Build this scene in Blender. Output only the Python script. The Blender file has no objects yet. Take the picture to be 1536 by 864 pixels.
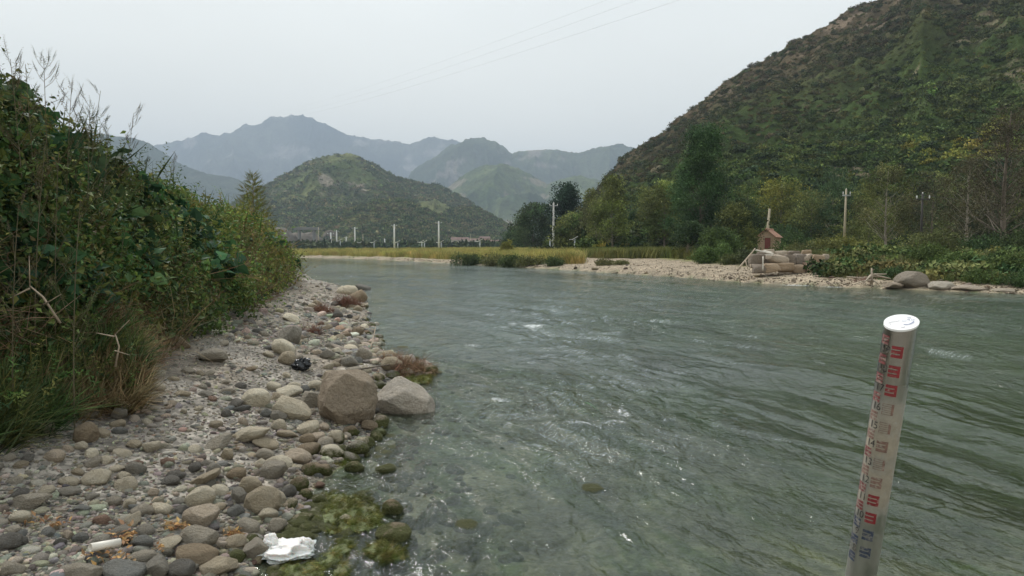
import bpy, math, random
import numpy as np
from mathutils import Vector, Matrix

R = math.radians
SC = bpy.context.scene
COL = SC.collection
rng = np.random.default_rng(7)
random.seed(7)

# ------------------------------------------------------------------ camera
PITCH = math.atan(58 / 1000)
CAM_H = 1.7
cam_d = bpy.data.cameras.new("camera")
cam_d.sensor_width = 36
cam_d.lens = 36 * 1000 / 1536
cam_d.clip_start = 0.05
cam_d.clip_end = 40000
cam = bpy.data.objects.new("camera", cam_d)
cam.location = (0, 0, CAM_H)
cam.rotation_euler = (math.pi / 2 - PITCH, 0, 0)
COL.objects.link(cam)
SC.camera = cam

# ------------------------------------------------------------------ world, sun, exposure
SUN_EL, SUN_AZ = R(48), R(-38)          # azimuth measured from +Y towards +X
world = bpy.data.worlds.new("World")
SC.world = world
world.use_nodes = True
wt = world.node_tree
wt.nodes.clear()
wo = wt.nodes.new("ShaderNodeOutputWorld")
bg = wt.nodes.new("ShaderNodeBackground")
sky = wt.nodes.new("ShaderNodeTexSky")
sky.sky_type = 'NISHITA'
sky.sun_disc = False
sky.sun_elevation = SUN_EL
sky.sun_rotation = SUN_AZ
sky.dust_density = 4.0
sky.air_density = 1.0
mix = wt.nodes.new("ShaderNodeMix"); mix.data_type = 'RGBA'
tc = wt.nodes.new("ShaderNodeTexCoord")
sep = wt.nodes.new("ShaderNodeSeparateXYZ")
ramp = wt.nodes.new("ShaderNodeValToRGB")
ramp.color_ramp.elements[0].position = 0.0
ramp.color_ramp.elements[0].color = (0.78, 0.725, 0.585, 1)
ramp.color_ramp.elements[1].position = 0.55
ramp.color_ramp.elements[1].color = (0.61, 0.65, 0.665, 1)
e = ramp.color_ramp.elements.new(0.22); e.color = (0.675, 0.665, 0.60, 1)
cln = wt.nodes.new("ShaderNodeTexNoise")
cln.inputs["Scale"].default_value = 1.6
cln.inputs["Detail"].default_value = 3
mp = wt.nodes.new("ShaderNodeMapping"); mp.inputs["Scale"].default_value = (1, 1, 2.5)
cm = wt.nodes.new("ShaderNodeMapRange")
cm.inputs["From Min"].default_value = 0.3; cm.inputs["From Max"].default_value = 0.7
cm.inputs["To Min"].default_value = 10.6; cm.inputs["To Max"].default_value = 12.0
vm = wt.nodes.new("ShaderNodeVectorMath"); vm.operation = 'SCALE'
L = wt.links.new
L(tc.outputs["Generated"], sep.inputs[0]); L(sep.outputs["Z"], ramp.inputs[0])
L(tc.outputs["Generated"], mp.inputs[0]); L(mp.outputs[0], cln.inputs["Vector"])
L(cln.outputs["Fac"], cm.inputs["Value"])
L(ramp.outputs[0], vm.inputs[0]); L(cm.outputs[0], vm.inputs["Scale"])
mix.inputs["Factor"].default_value = 0.95
L(sky.outputs[0], mix.inputs["A"]); L(vm.outputs[0], mix.inputs["B"])
L(mix.outputs["Result"], bg.inputs["Color"])
bg.inputs["Strength"].default_value = 0.064
L(bg.outputs[0], wo.inputs["Surface"])

sun_d = bpy.data.lights.new("sun", 'SUN')
sun_d.energy = 1.5
sun_d.angle = R(14)
sun_d.color = (1.0, 0.965, 0.92)
sun = bpy.data.objects.new("sun", sun_d)
sdir = Vector((math.sin(SUN_AZ) * math.cos(SUN_EL), math.cos(SUN_AZ) * math.cos(SUN_EL), math.sin(SUN_EL)))
sun.rotation_euler = sdir.to_track_quat('Z', 'Y').to_euler()
COL.objects.link(sun)

SC.view_settings.view_transform = 'Standard'
SC.view_settings.look = 'None'
SC.view_settings.gamma = 1
SC.view_settings.use_curve_mapping = False
SC.view_settings.exposure = 1.26
cy = SC.cycles
cy.use_denoising = True
cy.max_bounces = 6
cy.diffuse_bounces = 3
cy.glossy_bounces = 3
cy.transmission_bounces = 3
cy.transparent_max_bounces = 8
cy.volume_bounces = 0
cy.caustics_reflective = False
cy.caustics_refractive = False

# ------------------------------------------------------------------ helpers: picture ray -> place
CP, SP = math.cos(PITCH), math.sin(PITCH)
def ray(px, py):
    dx = (px - 768) / 1000.0; dy = -(py - 432) / 1000.0
    return np.array([dx, CP + dy * SP, -SP + dy * CP])
def at(px, py, Y):
    d = ray(px, py); t = Y / d[1]
    return np.array([d[0] * t, Y, CAM_H + d[2] * t])
def px_x(px, Y):
    return (px - 768) / 1000.0 * Y
def hz(py, Y):                       # world height of picture row py at distance Y
    return at(768, py, Y)[2]

def tag(o, label=None, cat=None, group=None, kind=None):
    if label: o['label'] = label
    if cat: o['category'] = cat
    if group: o['group'] = group
    if kind: o['kind'] = kind
    return o

def smooth01(t):
    t = np.clip(t, 0, 1); return t * t * (3 - 2 * t)

def _hash(ix, iy, iz, s):
    M = 0xFFFFFFFF
    h = ((ix.astype(np.int64) & M) * 374761393 + (iy.astype(np.int64) & M) * 668265263 + (iz.astype(np.int64) & M) * 2147483647 + s * 974634777) & M
    h = ((h ^ (h >> 13)) * 1274126177) & M
    h = (h ^ (h >> 16)) & M
    h = (h * 2246822519) & M
    h = (h ^ (h >> 15)) & M
    return h.astype(np.float64) / M
def vnoise(x, y, z=0.0, s=0):
    x = np.asarray(x, float); y = np.asarray(y, float); z = np.zeros_like(x) + z
    ix, iy, iz = np.floor(x), np.floor(y), np.floor(z)
    fx, fy, fz = x - ix, y - iy, z - iz
    u, v, w = fx*fx*fx*(fx*(fx*6-15)+10), fy*fy*fy*(fy*(fy*6-15)+10), fz*fz*fz*(fz*(fz*6-15)+10)
    r = 0
    for a in (0, 1):
        for b in (0, 1):
            for c in (0, 1):
                r = r + _hash(ix + a, iy + b, iz + c, s) * (u if a else 1 - u) * (v if b else 1 - v) * (w if c else 1 - w)
    return r * 2 - 1
def fbm(x, y, z=0.0, o=4, s=0, g=0.5):
    r = 0; a = 1; t = 0
    x = np.asarray(x, float); y = np.asarray(y, float); z = np.asarray(z, float)
    for i in range(o):
        r = r + a * vnoise(x * 2**i + 17.3 * i, y * 2**i - 9.1 * i, z * 2**i + 3.7 * i, s + i); t += a; a *= g
    return r / t
def ridged(x, y, z=0.0, o=4, s=0):
    r = 0; a = 1; t = 0
    for i in range(o):
        n = 1 - np.abs(vnoise(x * 2**i + 5.3 * i, y * 2**i + 1.1 * i, z, s + i)); r = r + a * n * n; t += a; a *= 0.5
    return r / t

def mesh_np(name, V, F, mat=None, smooth=True, attrs=None):
    V = np.asarray(V, np.float32); F = np.asarray(F, np.int32)
    me = bpy.data.meshes.new(name)
    n = F.shape[1]
    me.vertices.add(len(V)); me.vertices.foreach_set("co", V.ravel())
    me.loops.add(F.size); me.loops.foreach_set("vertex_index", F.ravel())
    me.polygons.add(len(F))
    me.polygons.foreach_set("loop_start", np.arange(0, F.size, n, dtype=np.int32))
    me.polygons.foreach_set("loop_total", np.full(len(F), n, np.int32))
    me.polygons.foreach_set("use_smooth", np.full(len(F), smooth))
    if attrs:
        for k, a in attrs.items():
            a = np.asarray(a, np.float32)
            if a.ndim == 1:
                at_ = me.attributes.new(k, 'FLOAT', 'POINT'); at_.data.foreach_set("value", a)
            else:
                if a.shape[1] == 3: a = np.hstack([a, np.ones((len(a), 1), np.float32)])
                at_ = me.attributes.new(k, 'FLOAT_COLOR', 'POINT'); at_.data.foreach_set("color", a.ravel())
    me.update(calc_edges=True); me.validate()
    if mat: me.materials.append(mat)
    return me
def link(name, me, parent=None, loc=None):
    o = bpy.data.objects.new(name, me); COL.objects.link(o)
    if loc is not None: o.location = loc
    if parent: o.parent = parent
    return o
def empty(name, loc=(0, 0, 0), rz=0):
    o = bpy.data.objects.new(name, None); COL.objects.link(o)
    o.location = loc; o.rotation_euler = (0, 0, rz); o.empty_display_size = 0.2
    return o
def grid_faces(nr, nc):
    i = np.arange(nr - 1)[:, None] * nc + np.arange(nc - 1)[None, :]
    return np.stack([i, i + 1, i + nc + 1, i + nc], -1).reshape(-1, 4)

class MB:
    """collects boxes, tubes and prisms, becomes ONE mesh object"""
    def __init__(s): s.V = []; s.F = []
    def add(s, V, F):
        b = len(s.V); s.V += [tuple(map(float, v)) for v in V]; s.F += [tuple(i + b for i in f) for f in F]
    def box(s, c, size, M=None):
        x, y, z = [k / 2 for k in size]
        V = [Vector((sx * x, sy * y, sz * z)) for sx in (-1, 1) for sy in (-1, 1) for sz in (-1, 1)]
        if M is not None: V = [M @ v for v in V]
        V = [v + Vector(c) for v in V]
        s.add(V, [(0, 1, 3, 2), (4, 6, 7, 5), (0, 4, 5, 1), (2, 3, 7, 6), (0, 2, 6, 4), (1, 5, 7, 3)])
    def tube(s, pts, rad, n=8, cap=True):
        pts = [Vector(p) for p in pts]
        if not hasattr(rad, '__len__'): rad = [rad] * len(pts)
        V = []; F = []
        prev = None
        for i, p in enumerate(pts):
            d = (pts[min(i + 1, len(pts) - 1)] - pts[max(i - 1, 0)])
            if d.length < 1e-9: d = Vector((0, 0, 1))
            d.normalize()
            if prev is None: a = d.orthogonal().normalized()
            else:
                a = prev - d * prev.dot(d)
                a = a.normalized() if a.length > 1e-6 else d.orthogonal().normalized()
            prev = a; b = d.cross(a)
            for k in range(n):
                t = 2 * math.pi * k / n
                V.append(p + (a * math.cos(t) + b * math.sin(t)) * rad[i])
        for i in range(len(pts) - 1):
            for k in range(n):
                F.append((i * n + k, i * n + (k + 1) % n, (i + 1) * n + (k + 1) % n, (i + 1) * n + k))
        if cap:
            F.append(tuple(range(n))[::-1]); F.append(tuple((len(pts) - 1) * n + k for k in range(n)))
        s.add(V, F)
    def mesh(s, name, mat, smooth=False):
        me = bpy.data.meshes.new(name); me.from_pydata(s.V, [], s.F)
        if smooth: me.polygons.foreach_set("use_smooth", [True] * len(me.polygons))
        if mat: me.materials.append(mat)
        me.update(); return me
    def build(s, name, mat, parent=None, loc=None, smooth=False):
        return link(name, s.mesh(name, mat, smooth), parent, loc)

# ------------------------------------------------------------------ materials
def newmat(name):
    m = bpy.data.materials.new(name); m.use_nodes = True
    nt = m.node_tree; b = nt.nodes["Principled BSDF"]
    return m, nt, b
def N(nt, t, **kw):
    n = nt.nodes.new(t)
    for k, v in kw.items():
        if k in n.inputs: n.inputs[k].default_value = v
        else: setattr(n, k, v)
    return n
def noise(nt, scale, detail=4, rough=0.6, vec=None, dist=0.0):
    n = N(nt, "ShaderNodeTexNoise", Scale=scale, Detail=detail, Roughness=rough, Distortion=dist)
    if vec is not None: nt.links.new(vec, n.inputs["Vector"])
    return n.outputs["Fac"]
def mapr(nt, v, a, b, c, d, clamp=True):
    n = N(nt, "ShaderNodeMapRange"); n.clamp = clamp
    n.inputs["From Min"].default_value = a; n.inputs["From Max"].default_value = b
    n.inputs["To Min"].default_value = c; n.inputs["To Max"].default_value = d
    nt.links.new(v, n.inputs["Value"]); return n.outputs[0]
def mixc(nt, f, a, b, mode='MIX'):
    n = N(nt, "ShaderNodeMix", data_type='RGBA', blend_type=mode)
    for s, v in (("Factor", f), ("A", a), ("B", b)):
        if isinstance(v, (int, float)): n.inputs[s].default_value = v
        elif isinstance(v, tuple): n.inputs[s].default_value = v if len(v) == 4 else v + (1,)
        else: nt.links.new(v, n.inputs[s])
    return n.outputs["Result"]
def mathn(nt, op, a, b=None):
    n = N(nt, "ShaderNodeMath", operation=op)
    for i, v in enumerate((a, b)):
        if v is None: continue
        if isinstance(v, (int, float)): n.inputs[i].default_value = v
        else: nt.links.new(v, n.inputs[i])
    return n.outputs[0]
def bump(nt, h, strength, dist, normal=None):
    n = N(nt, "ShaderNodeBump", Strength=strength, Distance=dist)
    nt.links.new(h, n.inputs["Height"])
    if normal is not None: nt.links.new(normal, n.inputs["Normal"])
    return n.outputs[0]
def objcoord(nt): return N(nt, "ShaderNodeTexCoord").outputs["Object"]
def poscoord(nt): return N(nt, "ShaderNodeNewGeometry").outputs["Position"]
def attr(nt, name, typ='GEOMETRY'):
    return N(nt, "ShaderNodeAttribute", attribute_name=name, attribute_type=typ)

def simple(name, col, rough=0.7, var=0.25, scale=8.0, bmp=0.2, bdist=0.01, metal=0.0, spec=0.5):
    m, nt, b = newmat(name)
    co = objcoord(nt)
    n1 = noise(nt, scale, 5, 0.6, co)
    f = mapr(nt, n1, 0.3, 0.7, 1 - var, 1 + var)
    v = N(nt, "ShaderNodeVectorMath", operation='SCALE'); v.inputs[0].default_value = col
    nt.links.new(f, v.inputs["Scale"]); nt.links.new(v.outputs[0], b.inputs["Base Color"])
    b.inputs["Roughness"].default_value = rough; b.inputs["Metallic"].default_value = metal
    b.inputs["Specular IOR Level"].default_value = spec
    if bmp: nt.links.new(bump(nt, noise(nt, scale * 4, 5, 0.65, co), bmp, bdist), b.inputs["Normal"])
    return m

def stone_mat(name, src, moss=False):
    """river stone: colour per stone, speckle, veins; algae where it meets the water"""
    m, nt, b = newmat(name)
    if src == 'obj':
        c0 = N(nt, "ShaderNodeObjectInfo").outputs["Color"]; co = objcoord(nt)
        rnd = N(nt, "ShaderNodeObjectInfo").outputs["Random"]
    elif src == 'vert':
        c0 = attr(nt, "gcol").outputs["Color"]; co = objcoord(nt); rnd = None
    else:
        c0 = attr(nt, "tint", 'INSTANCER').outputs["Color"]; co = objcoord(nt)
        rnd = N(nt, "ShaderNodeObjectInfo").outputs["Random"]
    if rnd is not None:
        a = N(nt, "ShaderNodeVectorMath", operation='ADD')
        sc = N(nt, "ShaderNodeVectorMath", operation='SCALE'); sc.inputs[0].default_value = (37, 91, 53)
        nt.links.new(rnd, sc.inputs["Scale"]); nt.links.new(co, a.inputs[0]); nt.links.new(sc.outputs[0], a.inputs[1])
        co = a.outputs[0]
    big = noise(nt, 1.6, 3, 0.55, co, 0.6)
    fine = noise(nt, 14, 6, 0.75, co)
    c = mixc(nt, mapr(nt, big, 0.35, 0.65, 0, 0.55), c0, mixc(nt, 1.0, c0, (1.22, 1.16, 1.05), 'MULTIPLY'))
    c = mixc(nt, mapr(nt, big, 0.5, 0.72, 0, 0.5), c, mixc(nt, 1.0, c0, (0.66, 0.64, 0.62), 'MULTIPLY'))
    c = mixc(nt, mapr(nt, fine, 0.42, 0.62, 0.45, 0), c, mixc(nt, 1.0, c0, (0.5, 0.47, 0.44), 'MULTIPLY'))
    spk = noise(nt, 45, 2, 0.5, co)
    c = mixc(nt, mapr(nt, spk, 0.60, 0.70, 0, 0.4), c, mixc(nt, 1.0, c0, (1.5, 1.45, 1.4), 'MULTIPLY'))
    if moss:
        ps = poscoord(nt); sz = N(nt, "ShaderNodeSeparateXYZ"); nt.links.new(ps, sz.inputs[0])
        mn = noise(nt, 9, 5, 0.7, ps)
        lim = mathn(nt, 'ADD', sz.outputs["Z"], mapr(nt, mn, 0.3, 0.7, 0.075, -0.075, False))
        fm = mapr(nt, lim, 0.05, 0.115, 1, 0)
        mc = mixc(nt, noise(nt, 60, 4, 0.7, ps), (0.035, 0.042, 0.012), (0.15, 0.155, 0.045))
        c = mixc(nt, fm, c, mc)
        wet = mapr(nt, sz.outputs["Z"], 0.0, 0.03, 1, 0)
        nt.links.new(mapr(nt, wet, 0, 1, 0.9, 0.35), b.inputs["Roughness"])
    else:
        b.inputs["Roughness"].default_value = 0.95
    b.inputs["Specular IOR Level"].default_value = 0.3
    nt.links.new(c, b.inputs["Base Color"])
    h = mathn(nt, 'ADD', mathn(nt, 'MULTIPLY', noise(nt, 5, 6, 0.65, co), 1.0), mathn(nt, 'MULTIPLY', fine, 0.5))
    nt.links.new(bump(nt, h, 0.8, 0.16 if src != 'vert' else 0.03), b.inputs["Normal"])
    return m

def leaf_mat(name, rough=0.62, trans=0.25, src='inst', gloss=0.2):
    # leaves: colour per sprig, shade per leaf
    m, nt, b = newmat(name)
    if src == 'inst':
        c = attr(nt, "tint", 'INSTANCER').outputs["Color"]
    else:
        c = attr(nt, "tint").outputs["Color"]
    lv = attr(nt, "lv").outputs["Fac"]
    sc = N(nt, "ShaderNodeVectorMath", operation='SCALE')
    nt.links.new(c, sc.inputs[0]); nt.links.new(lv, sc.inputs["Scale"])
    hs = N(nt, "ShaderNodeHueSaturation")
    nt.links.new(sc.outputs[0], hs.inputs["Color"])
    nt.links.new(mapr(nt, lv, 0.6, 1.5, 0.515, 0.485), hs.inputs["Hue"])
    nt.links.new(hs.outputs[0], b.inputs["Base Color"])
    b.inputs["Roughness"].default_value = rough
    b.inputs["Specular IOR Level"].default_value = gloss
    if trans > 0:
        tr = N(nt, "ShaderNodeBsdfTranslucent"); nt.links.new(hs.outputs[0], tr.inputs["Color"])
        mx = N(nt, "ShaderNodeMixShader"); mx.inputs[0].default_value = trans
        out = nt.nodes["Material Output"]
        nt.links.new(b.outputs[0], mx.inputs[1]); nt.links.new(tr.outputs[0], mx.inputs[2]); nt.links.new(mx.outputs[0], out.inputs["Surface"])
    return m

M_LEAF = leaf_mat("leaf"); M_LEAF_FAR = leaf_mat("leaf_far", 0.8, 0.0, 'inst', 0.1)
M_LEAF_T = leaf_mat("tree_leaf", 0.7, 0.15, 'geo', 0.15)
M_STONE = stone_mat("stone", 'obj'); M_STONE_MOSS = stone_mat("stone_mossy", 'obj', True)
M_PEB = stone_mat("pebble", 'inst'); M_PEB_MOSS = stone_mat("pebble_mossy", 'inst', True)
M_BARK = simple("bark", (0.13, 0.105, 0.08), 0.9, 0.35, 3, 0.6, 0.03)
M_BARK_PALE = simple("bark_pale", (0.27, 0.235, 0.19), 0.9, 0.3, 3, 0.5, 0.03)
M_STEM = simple("stem", (0.10, 0.085, 0.04), 0.8, 0.3, 6, 0.0)
M_DRY = simple("dry_wood", (0.30, 0.24, 0.17), 0.85, 0.3, 12, 0.4, 0.004)
M_CONC = simple("concrete", (0.62, 0.61, 0.58), 0.8, 0.12, 3, 0.2, 0.01)
M_CONC_TAN = simple("concrete_tan", (0.36, 0.31, 0.22), 0.85, 0.15, 3, 0.2, 0.01)
M_GALV = simple("galvanised", (0.42, 0.44, 0.45), 0.45, 0.1, 5, 0.0, metal=0.6)
M_CERAM = simple("ceramic", (0.75, 0.75, 0.72), 0.25, 0.05, 5, 0.0)
M_PANEL = simple("solar_panel", (0.02, 0.03, 0.06), 0.25, 0.1, 5, 0.0)

# ------------------------------------------------------------------ geometry-node scattering for what nobody could count
_ng = {}
def proto_collection(name, meshes):
    c = bpy.data.collections.new(name)
    for i, me in enumerate(meshes):
        c.objects.link(bpy.data.objects.new("%s_%02d" % (name, i), me))
    return c
def scatter_group(coll):
    if coll.name in _ng: return _ng[coll.name]
    g = bpy.data.node_groups.new("scatter_" + coll.name, 'GeometryNodeTree')
    g.interface.new_socket("Geometry", in_out='INPUT', socket_type='NodeSocketGeometry')
    g.interface.new_socket("Geometry", in_out='OUTPUT', socket_type='NodeSocketGeometry')
    gi = g.nodes.new("NodeGroupInput"); go = g.nodes.new("NodeGroupOutput")
    ci = g.nodes.new("GeometryNodeCollectionInfo"); ci.inputs["Collection"].default_value = coll
    ci.inputs["Separate Children"].default_value = True; ci.inputs["Reset Children"].default_value = True
    ip = g.nodes.new("GeometryNodeInstanceOnPoints"); ip.inputs["Pick Instance"].default_value = True
    def na(n, t):
        a = g.nodes.new("GeometryNodeInputNamedAttribute"); a.data_type = t; a.inputs["Name"].default_value = n
        return a.outputs["Attribute"]
    g.links.new(gi.outputs[0], ip.inputs["Points"]); g.links.new(ci.outputs[0], ip.inputs["Instance"])
    g.links.new(na("idx", 'INT'), ip.inputs["Instance Index"])
    g.links.new(na("rot", 'FLOAT_VECTOR'), ip.inputs["Rotation"])
    g.links.new(na("scl", 'FLOAT_VECTOR'), ip.inputs["Scale"])
    g.links.new(ip.outputs[0], go.inputs[0])
    _ng[coll.name] = g
    return g
def realise_group(coll, mat):
    key = coll.name + "_real_" + mat.name
    if key in _ng: return _ng[key]
    g = scatter_group(coll).copy(); go = [n for n in g.nodes if n.bl_idname == "NodeGroupOutput"][0]
    src = go.inputs[0].links[0].from_socket
    r = g.nodes.new("GeometryNodeRealizeInstances"); m = g.nodes.new("GeometryNodeSetMaterial"); m.inputs["Material"].default_value = mat
    g.links.new(src, r.inputs[0]); g.links.new(r.outputs[0], m.inputs["Geometry"]); g.links.new(m.outputs[0], go.inputs[0])
    _ng[key] = g
    return g
def scatter(name, coll, P, rot, scl, idx, tint, parent=None, real=None):
    n = len(P)
    me = bpy.data.meshes.new(name); me.vertices.add(n)
    me.vertices.foreach_set("co", np.asarray(P, np.float32).ravel())
    scl = np.asarray(scl, np.float32)
    if scl.ndim == 1: scl = np.repeat(scl[:, None], 3, 1)
    a = me.attributes.new("rot", 'FLOAT_VECTOR', 'POINT'); a.data.foreach_set("vector", np.asarray(rot, np.float32).ravel())
    a = me.attributes.new("scl", 'FLOAT_VECTOR', 'POINT'); a.data.foreach_set("vector", scl.ravel())
    a = me.attributes.new("idx", 'INT', 'POINT'); a.data.foreach_set("value", np.asarray(idx, np.int32))
    t = np.hstack([np.asarray(tint, np.float32), np.ones((n, 1), np.float32)])
    a = me.attributes.new("tint", 'FLOAT_COLOR', 'POINT'); a.data.foreach_set("color", t.ravel())
    o = link(name, me, parent)
    md = o.modifiers.new("scatter", 'NODES'); md.node_group = realise_group(coll, real) if real else scatter_group(coll)
    return o
def rrot(n, tilt=0.4):
    return np.stack([rng.normal(0, tilt, n), rng.normal(0, tilt, n), rng.uniform(0, 6.283, n)], 1)
def tints(n, cols, var=0.18, p=None):
    cols = np.array(cols); k = rng.choice(len(cols), n, p=p)
    return cols[k] * np.exp(rng.normal(0, var, (n, 1))) * np.exp(rng.normal(0, 0.06, (n, 3)))
# ------------------------------------------------------------------ the lie of the land
LEFT = np.array([(-400,150),(-90,92),(-40,72),(-22,58),(-14.2,46),(-11.4,38),(-8.9,33),(-5.6,25.7),(-4.1,18.7),(-2.8,13.5),(-2.2,10.9),(-1.25,9.8),(-1.1,9.1),(-1.6,8.25),(-1.45,7.4),(-1.30,6.4),(-1.25,5.6),(-1.42,4.9),(-1.36,4.2),(-1.42,3.6),(-1.3,2.6),(-.6,1.8),(.5,1.3),(3,1),(8,.5),(40,-3),(40,-90),(-400,-90)], float)
FAR = np.array([(-400,300),(-120,190),(-46,142),(-23.6,113),(-5.2,77),(4.5,55),(8.1,44.7),(10.9,38.6),(12.5,32.7),(14.7,29.8),(17.3,27.4),(19.5,25.4),(26,21),(45,14),(120,0),(400,-30),(20000,-30),(20000,20000),(-20000,20000),(-20000,300)], float)
def sdist(P, poly):
    x, y = P[:, 0], P[:, 1]
    d = np.full(len(P), 1e18); inside = np.zeros(len(P), bool)
    n = len(poly)
    for i in range(n):
        ax, ay = poly[i]; bx, by = poly[(i + 1) % n]
        vx, vy = bx - ax, by - ay; L2 = vx * vx + vy * vy
        t = np.clip(((x - ax) * vx + (y - ay) * vy) / L2, 0, 1)
        d = np.minimum(d, (x - ax - t * vx) ** 2 + (y - ay - t * vy) ** 2)
        c = ((ay > y) != (by > y)) & (x < (bx - ax) * (y - ay) / (by - ay + 1e-12) + ax)
        inside ^= c
    d = np.sqrt(d)
    return np.where(inside, d, -d)
def ground_info(x, y):
    P = np.stack([np.ravel(x), np.ravel(y)], 1).astype(float)
    sl = sdist(P, LEFT) + 0.12 * fbm(P[:, 0] * 2.2, P[:, 1] * 2.2, o=3, s=3)
    sf = sdist(P, FAR) + np.clip(P[:, 1] / 60, .1, 1) * 0.9 * fbm(P[:, 0] * .25, P[:, 1] * .25, o=4, s=9)
    zl = np.interp(sl, [0, .3, 1.0, 2.2, 3.6, 8, 20, 60], [0, .07, .20, .44, .80, 1.25, 1.6, 2.2])
    zf = np.interp(sf, [0, .6, 4, 12, 30, 60, 200], [0, .14, .48, .85, 1.15, 1.55, 1.85])
    # the far right bank stands higher behind its bouldery edge
    rt = smooth01((P[:, 0] / np.maximum(P[:, 1], 5) - .475) / .06) * smooth01((sf - 2.5) / 12) * smooth01((120 - P[:, 1]) / 40)
    zf = zf + rt * 0.30 + .75 * np.exp(-(((P[:, 0] - 17.6) / 4.2) ** 2 + ((P[:, 1] - 43.0) / 4.5) ** 2)) * smooth01((sf - 6.5) / 3)
    dw = np.minimum(-sl, -sf)
    zw = -np.interp(dw, [0, .35, 1.2, 3.0, 8], [0, .06, .15, .32, .85])
    z = np.where(sl > 0, zl, np.where(sf > 0, zf, zw))
    nz = 0.03 * fbm(P[:, 0] * 3, P[:, 1] * 3, o=4, s=1) + 0.05 * fbm(P[:, 0] * .7, P[:, 1] * .7, o=2, s=4)
    land = np.maximum(sl, sf)
    z = z + nz * np.clip(np.abs(land) * 2, 0.15, 1)
    return z, sl, sf
def gz(x, y):
    s = np.shape(x); return ground_info(x, y)[0].reshape(s) if s else float(ground_info([x], [y])[0][0])
def on_ground(px, py, it=14):
    """point where the picture ray meets the land"""
    z = 0.2
    d = ray(px, py)
    for _ in range(it):
        t = (z - CAM_H) / d[2]; x, y = d[0] * t, d[1] * t
        z = 0.5 * z + 0.5 * gz(x, y)
    return np.array([x, y, gz(x, y)])

# ------------------------------------------------------------------ ground sheet
def ground_mat():
    m, nt, b = newmat("ground")
    c0 = attr(nt, "gcol").outputs["Color"]; ps = poscoord(nt)
    gr = attr(nt, "gravel").outputs["Fac"]
    vo = N(nt, "ShaderNodeTexVoronoi", Scale=26.0, Randomness=1.0); nt.links.new(ps, vo.inputs["Vector"])
    vb = N(nt, "ShaderNodeTexVoronoi", Scale=4.5, Randomness=1.0); nt.links.new(ps, vb.inputs["Vector"])
    bw = N(nt, "ShaderNodeRGBToBW"); nt.links.new(vo.outputs["Color"], bw.inputs[0])
    bw2 = N(nt, "ShaderNodeRGBToBW"); nt.links.new(vb.outputs["Color"], bw2.inputs[0])
    f1 = mapr(nt, bw.outputs[0], 0.2, 0.8, 0.6, 1.4)
    f2 = mapr(nt, bw2.outputs[0], 0.2, 0.8, 0.75, 1.25)
    f = mathn(nt, 'MULTIPLY', f1, f2)
    f = mathn(nt, 'ADD', mathn(nt, 'MULTIPLY', f, gr), mathn(nt, 'SUBTRACT', 1.0, gr))
    nn = mapr(nt, noise(nt, 1.3, 8, 0.7, ps), 0.3, 0.7, 0.7, 1.3)
    f = mathn(nt, 'MULTIPLY', f, nn)
    v = N(nt, "ShaderNodeVectorMath", operation='SCALE')
    nt.links.new(c0, v.inputs[0]); nt.links.new(f, v.inputs["Scale"]); nt.links.new(v.outputs[0], b.inputs["Base Color"])
    b.inputs["Roughness"].default_value = 0.92; b.inputs["Specular IOR Level"].default_value = 0.2
    h = mathn(nt, 'ADD', mathn(nt, 'MULTIPLY', vo.outputs["Distance"], -0.6), noise(nt, 40, 4, 0.7, ps))
    nt.links.new(bump(nt, h, 0.5, 0.02), b.inputs["Normal"])
    return m
ys = np.concatenate([-np.geomspace(60, 0.5, 22), np.linspace(0, 2.6, 12)[:-1], 1 / np.linspace(1 / 2.6, 1 / 60, 330), np.geomspace(63, 15000, 70)])
ss = np.sinh(np.linspace(-4.2, 4.2, 420)) / math.sinh(4.2)
Yg = np.repeat(ys[:, None], len(ss), 1)
Xg = -0.32 * np.clip(Yg, 0, 12) * np.exp(-np.clip(Yg - 12, 0, None) / 60) + ss[None, :] * (np.abs(Yg) * 1.6 + 16)
xg, yg = Xg.ravel(), Yg.ravel()
zg, slg, sfg = ground_info(xg, yg)
gcol = np.zeros((len(xg), 3))
n1 = fbm(xg * .8, yg * .8, o=4, s=21); n2 = fbm(xg * .12, yg * .12, o=4, s=25); n3 = fbm(xg * 4, yg * 4, o=3, s=29)
bank = np.array([.25, .225, .19]) * (1 + .35 * n1 + .25 * n3)[:, None]
dirt = np.array([.16, .13, .095])
gcol[:] = bank
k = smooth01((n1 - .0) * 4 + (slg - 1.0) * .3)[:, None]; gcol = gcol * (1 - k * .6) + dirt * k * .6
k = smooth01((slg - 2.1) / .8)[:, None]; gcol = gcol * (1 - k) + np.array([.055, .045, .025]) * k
farb = np.array([.26, .212, .15]) * (1 + .2 * n2 + .12 * n1)[:, None]
farg = np.array([.17, .17, .06]) * (1 + .3 * n2 + .2 * n1)[:, None]
wide = np.clip((xg - 2) / 3, 0, 1) * np.clip((16 - xg) / 3, 0, 1)
lim = 2.6 + wide * 11 + 1.5 * n2
k = smooth01((sfg - lim) / 2)[:, None]
gf = farb * (1 - k) + farg * k
ff = (sfg > -0.0)[:, None]; gcol = np.where(ff, gf, gcol)
water = (slg <= 0) & (sfg <= 0)
bed = np.array([.13, .135, .085]) * (1 + .5 * n1 + .4 * n3)[:, None]
green = smooth01((n1 + .1) * 3)[:, None]
ca_, sa_ = math.cos(R(24)), math.sin(R(24))
streak = fbm((xg * ca_ + yg * sa_) * 3.2, (-xg * sa_ + yg * ca_) * .7, o=5, s=35)[:, None]
green = smooth01((n1[:, None] * .5 + streak * 1.3 + .08) * 3.5)
bed = bed * np.array([1.75, 1.5, 1.6]) * (1 + .5 * streak) * (1 - .8 * green) + np.array([.065, .088, .028]) * (1 + .8 * n3[:, None]) * .8 * green
gcol[water] = bed[water]
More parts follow.
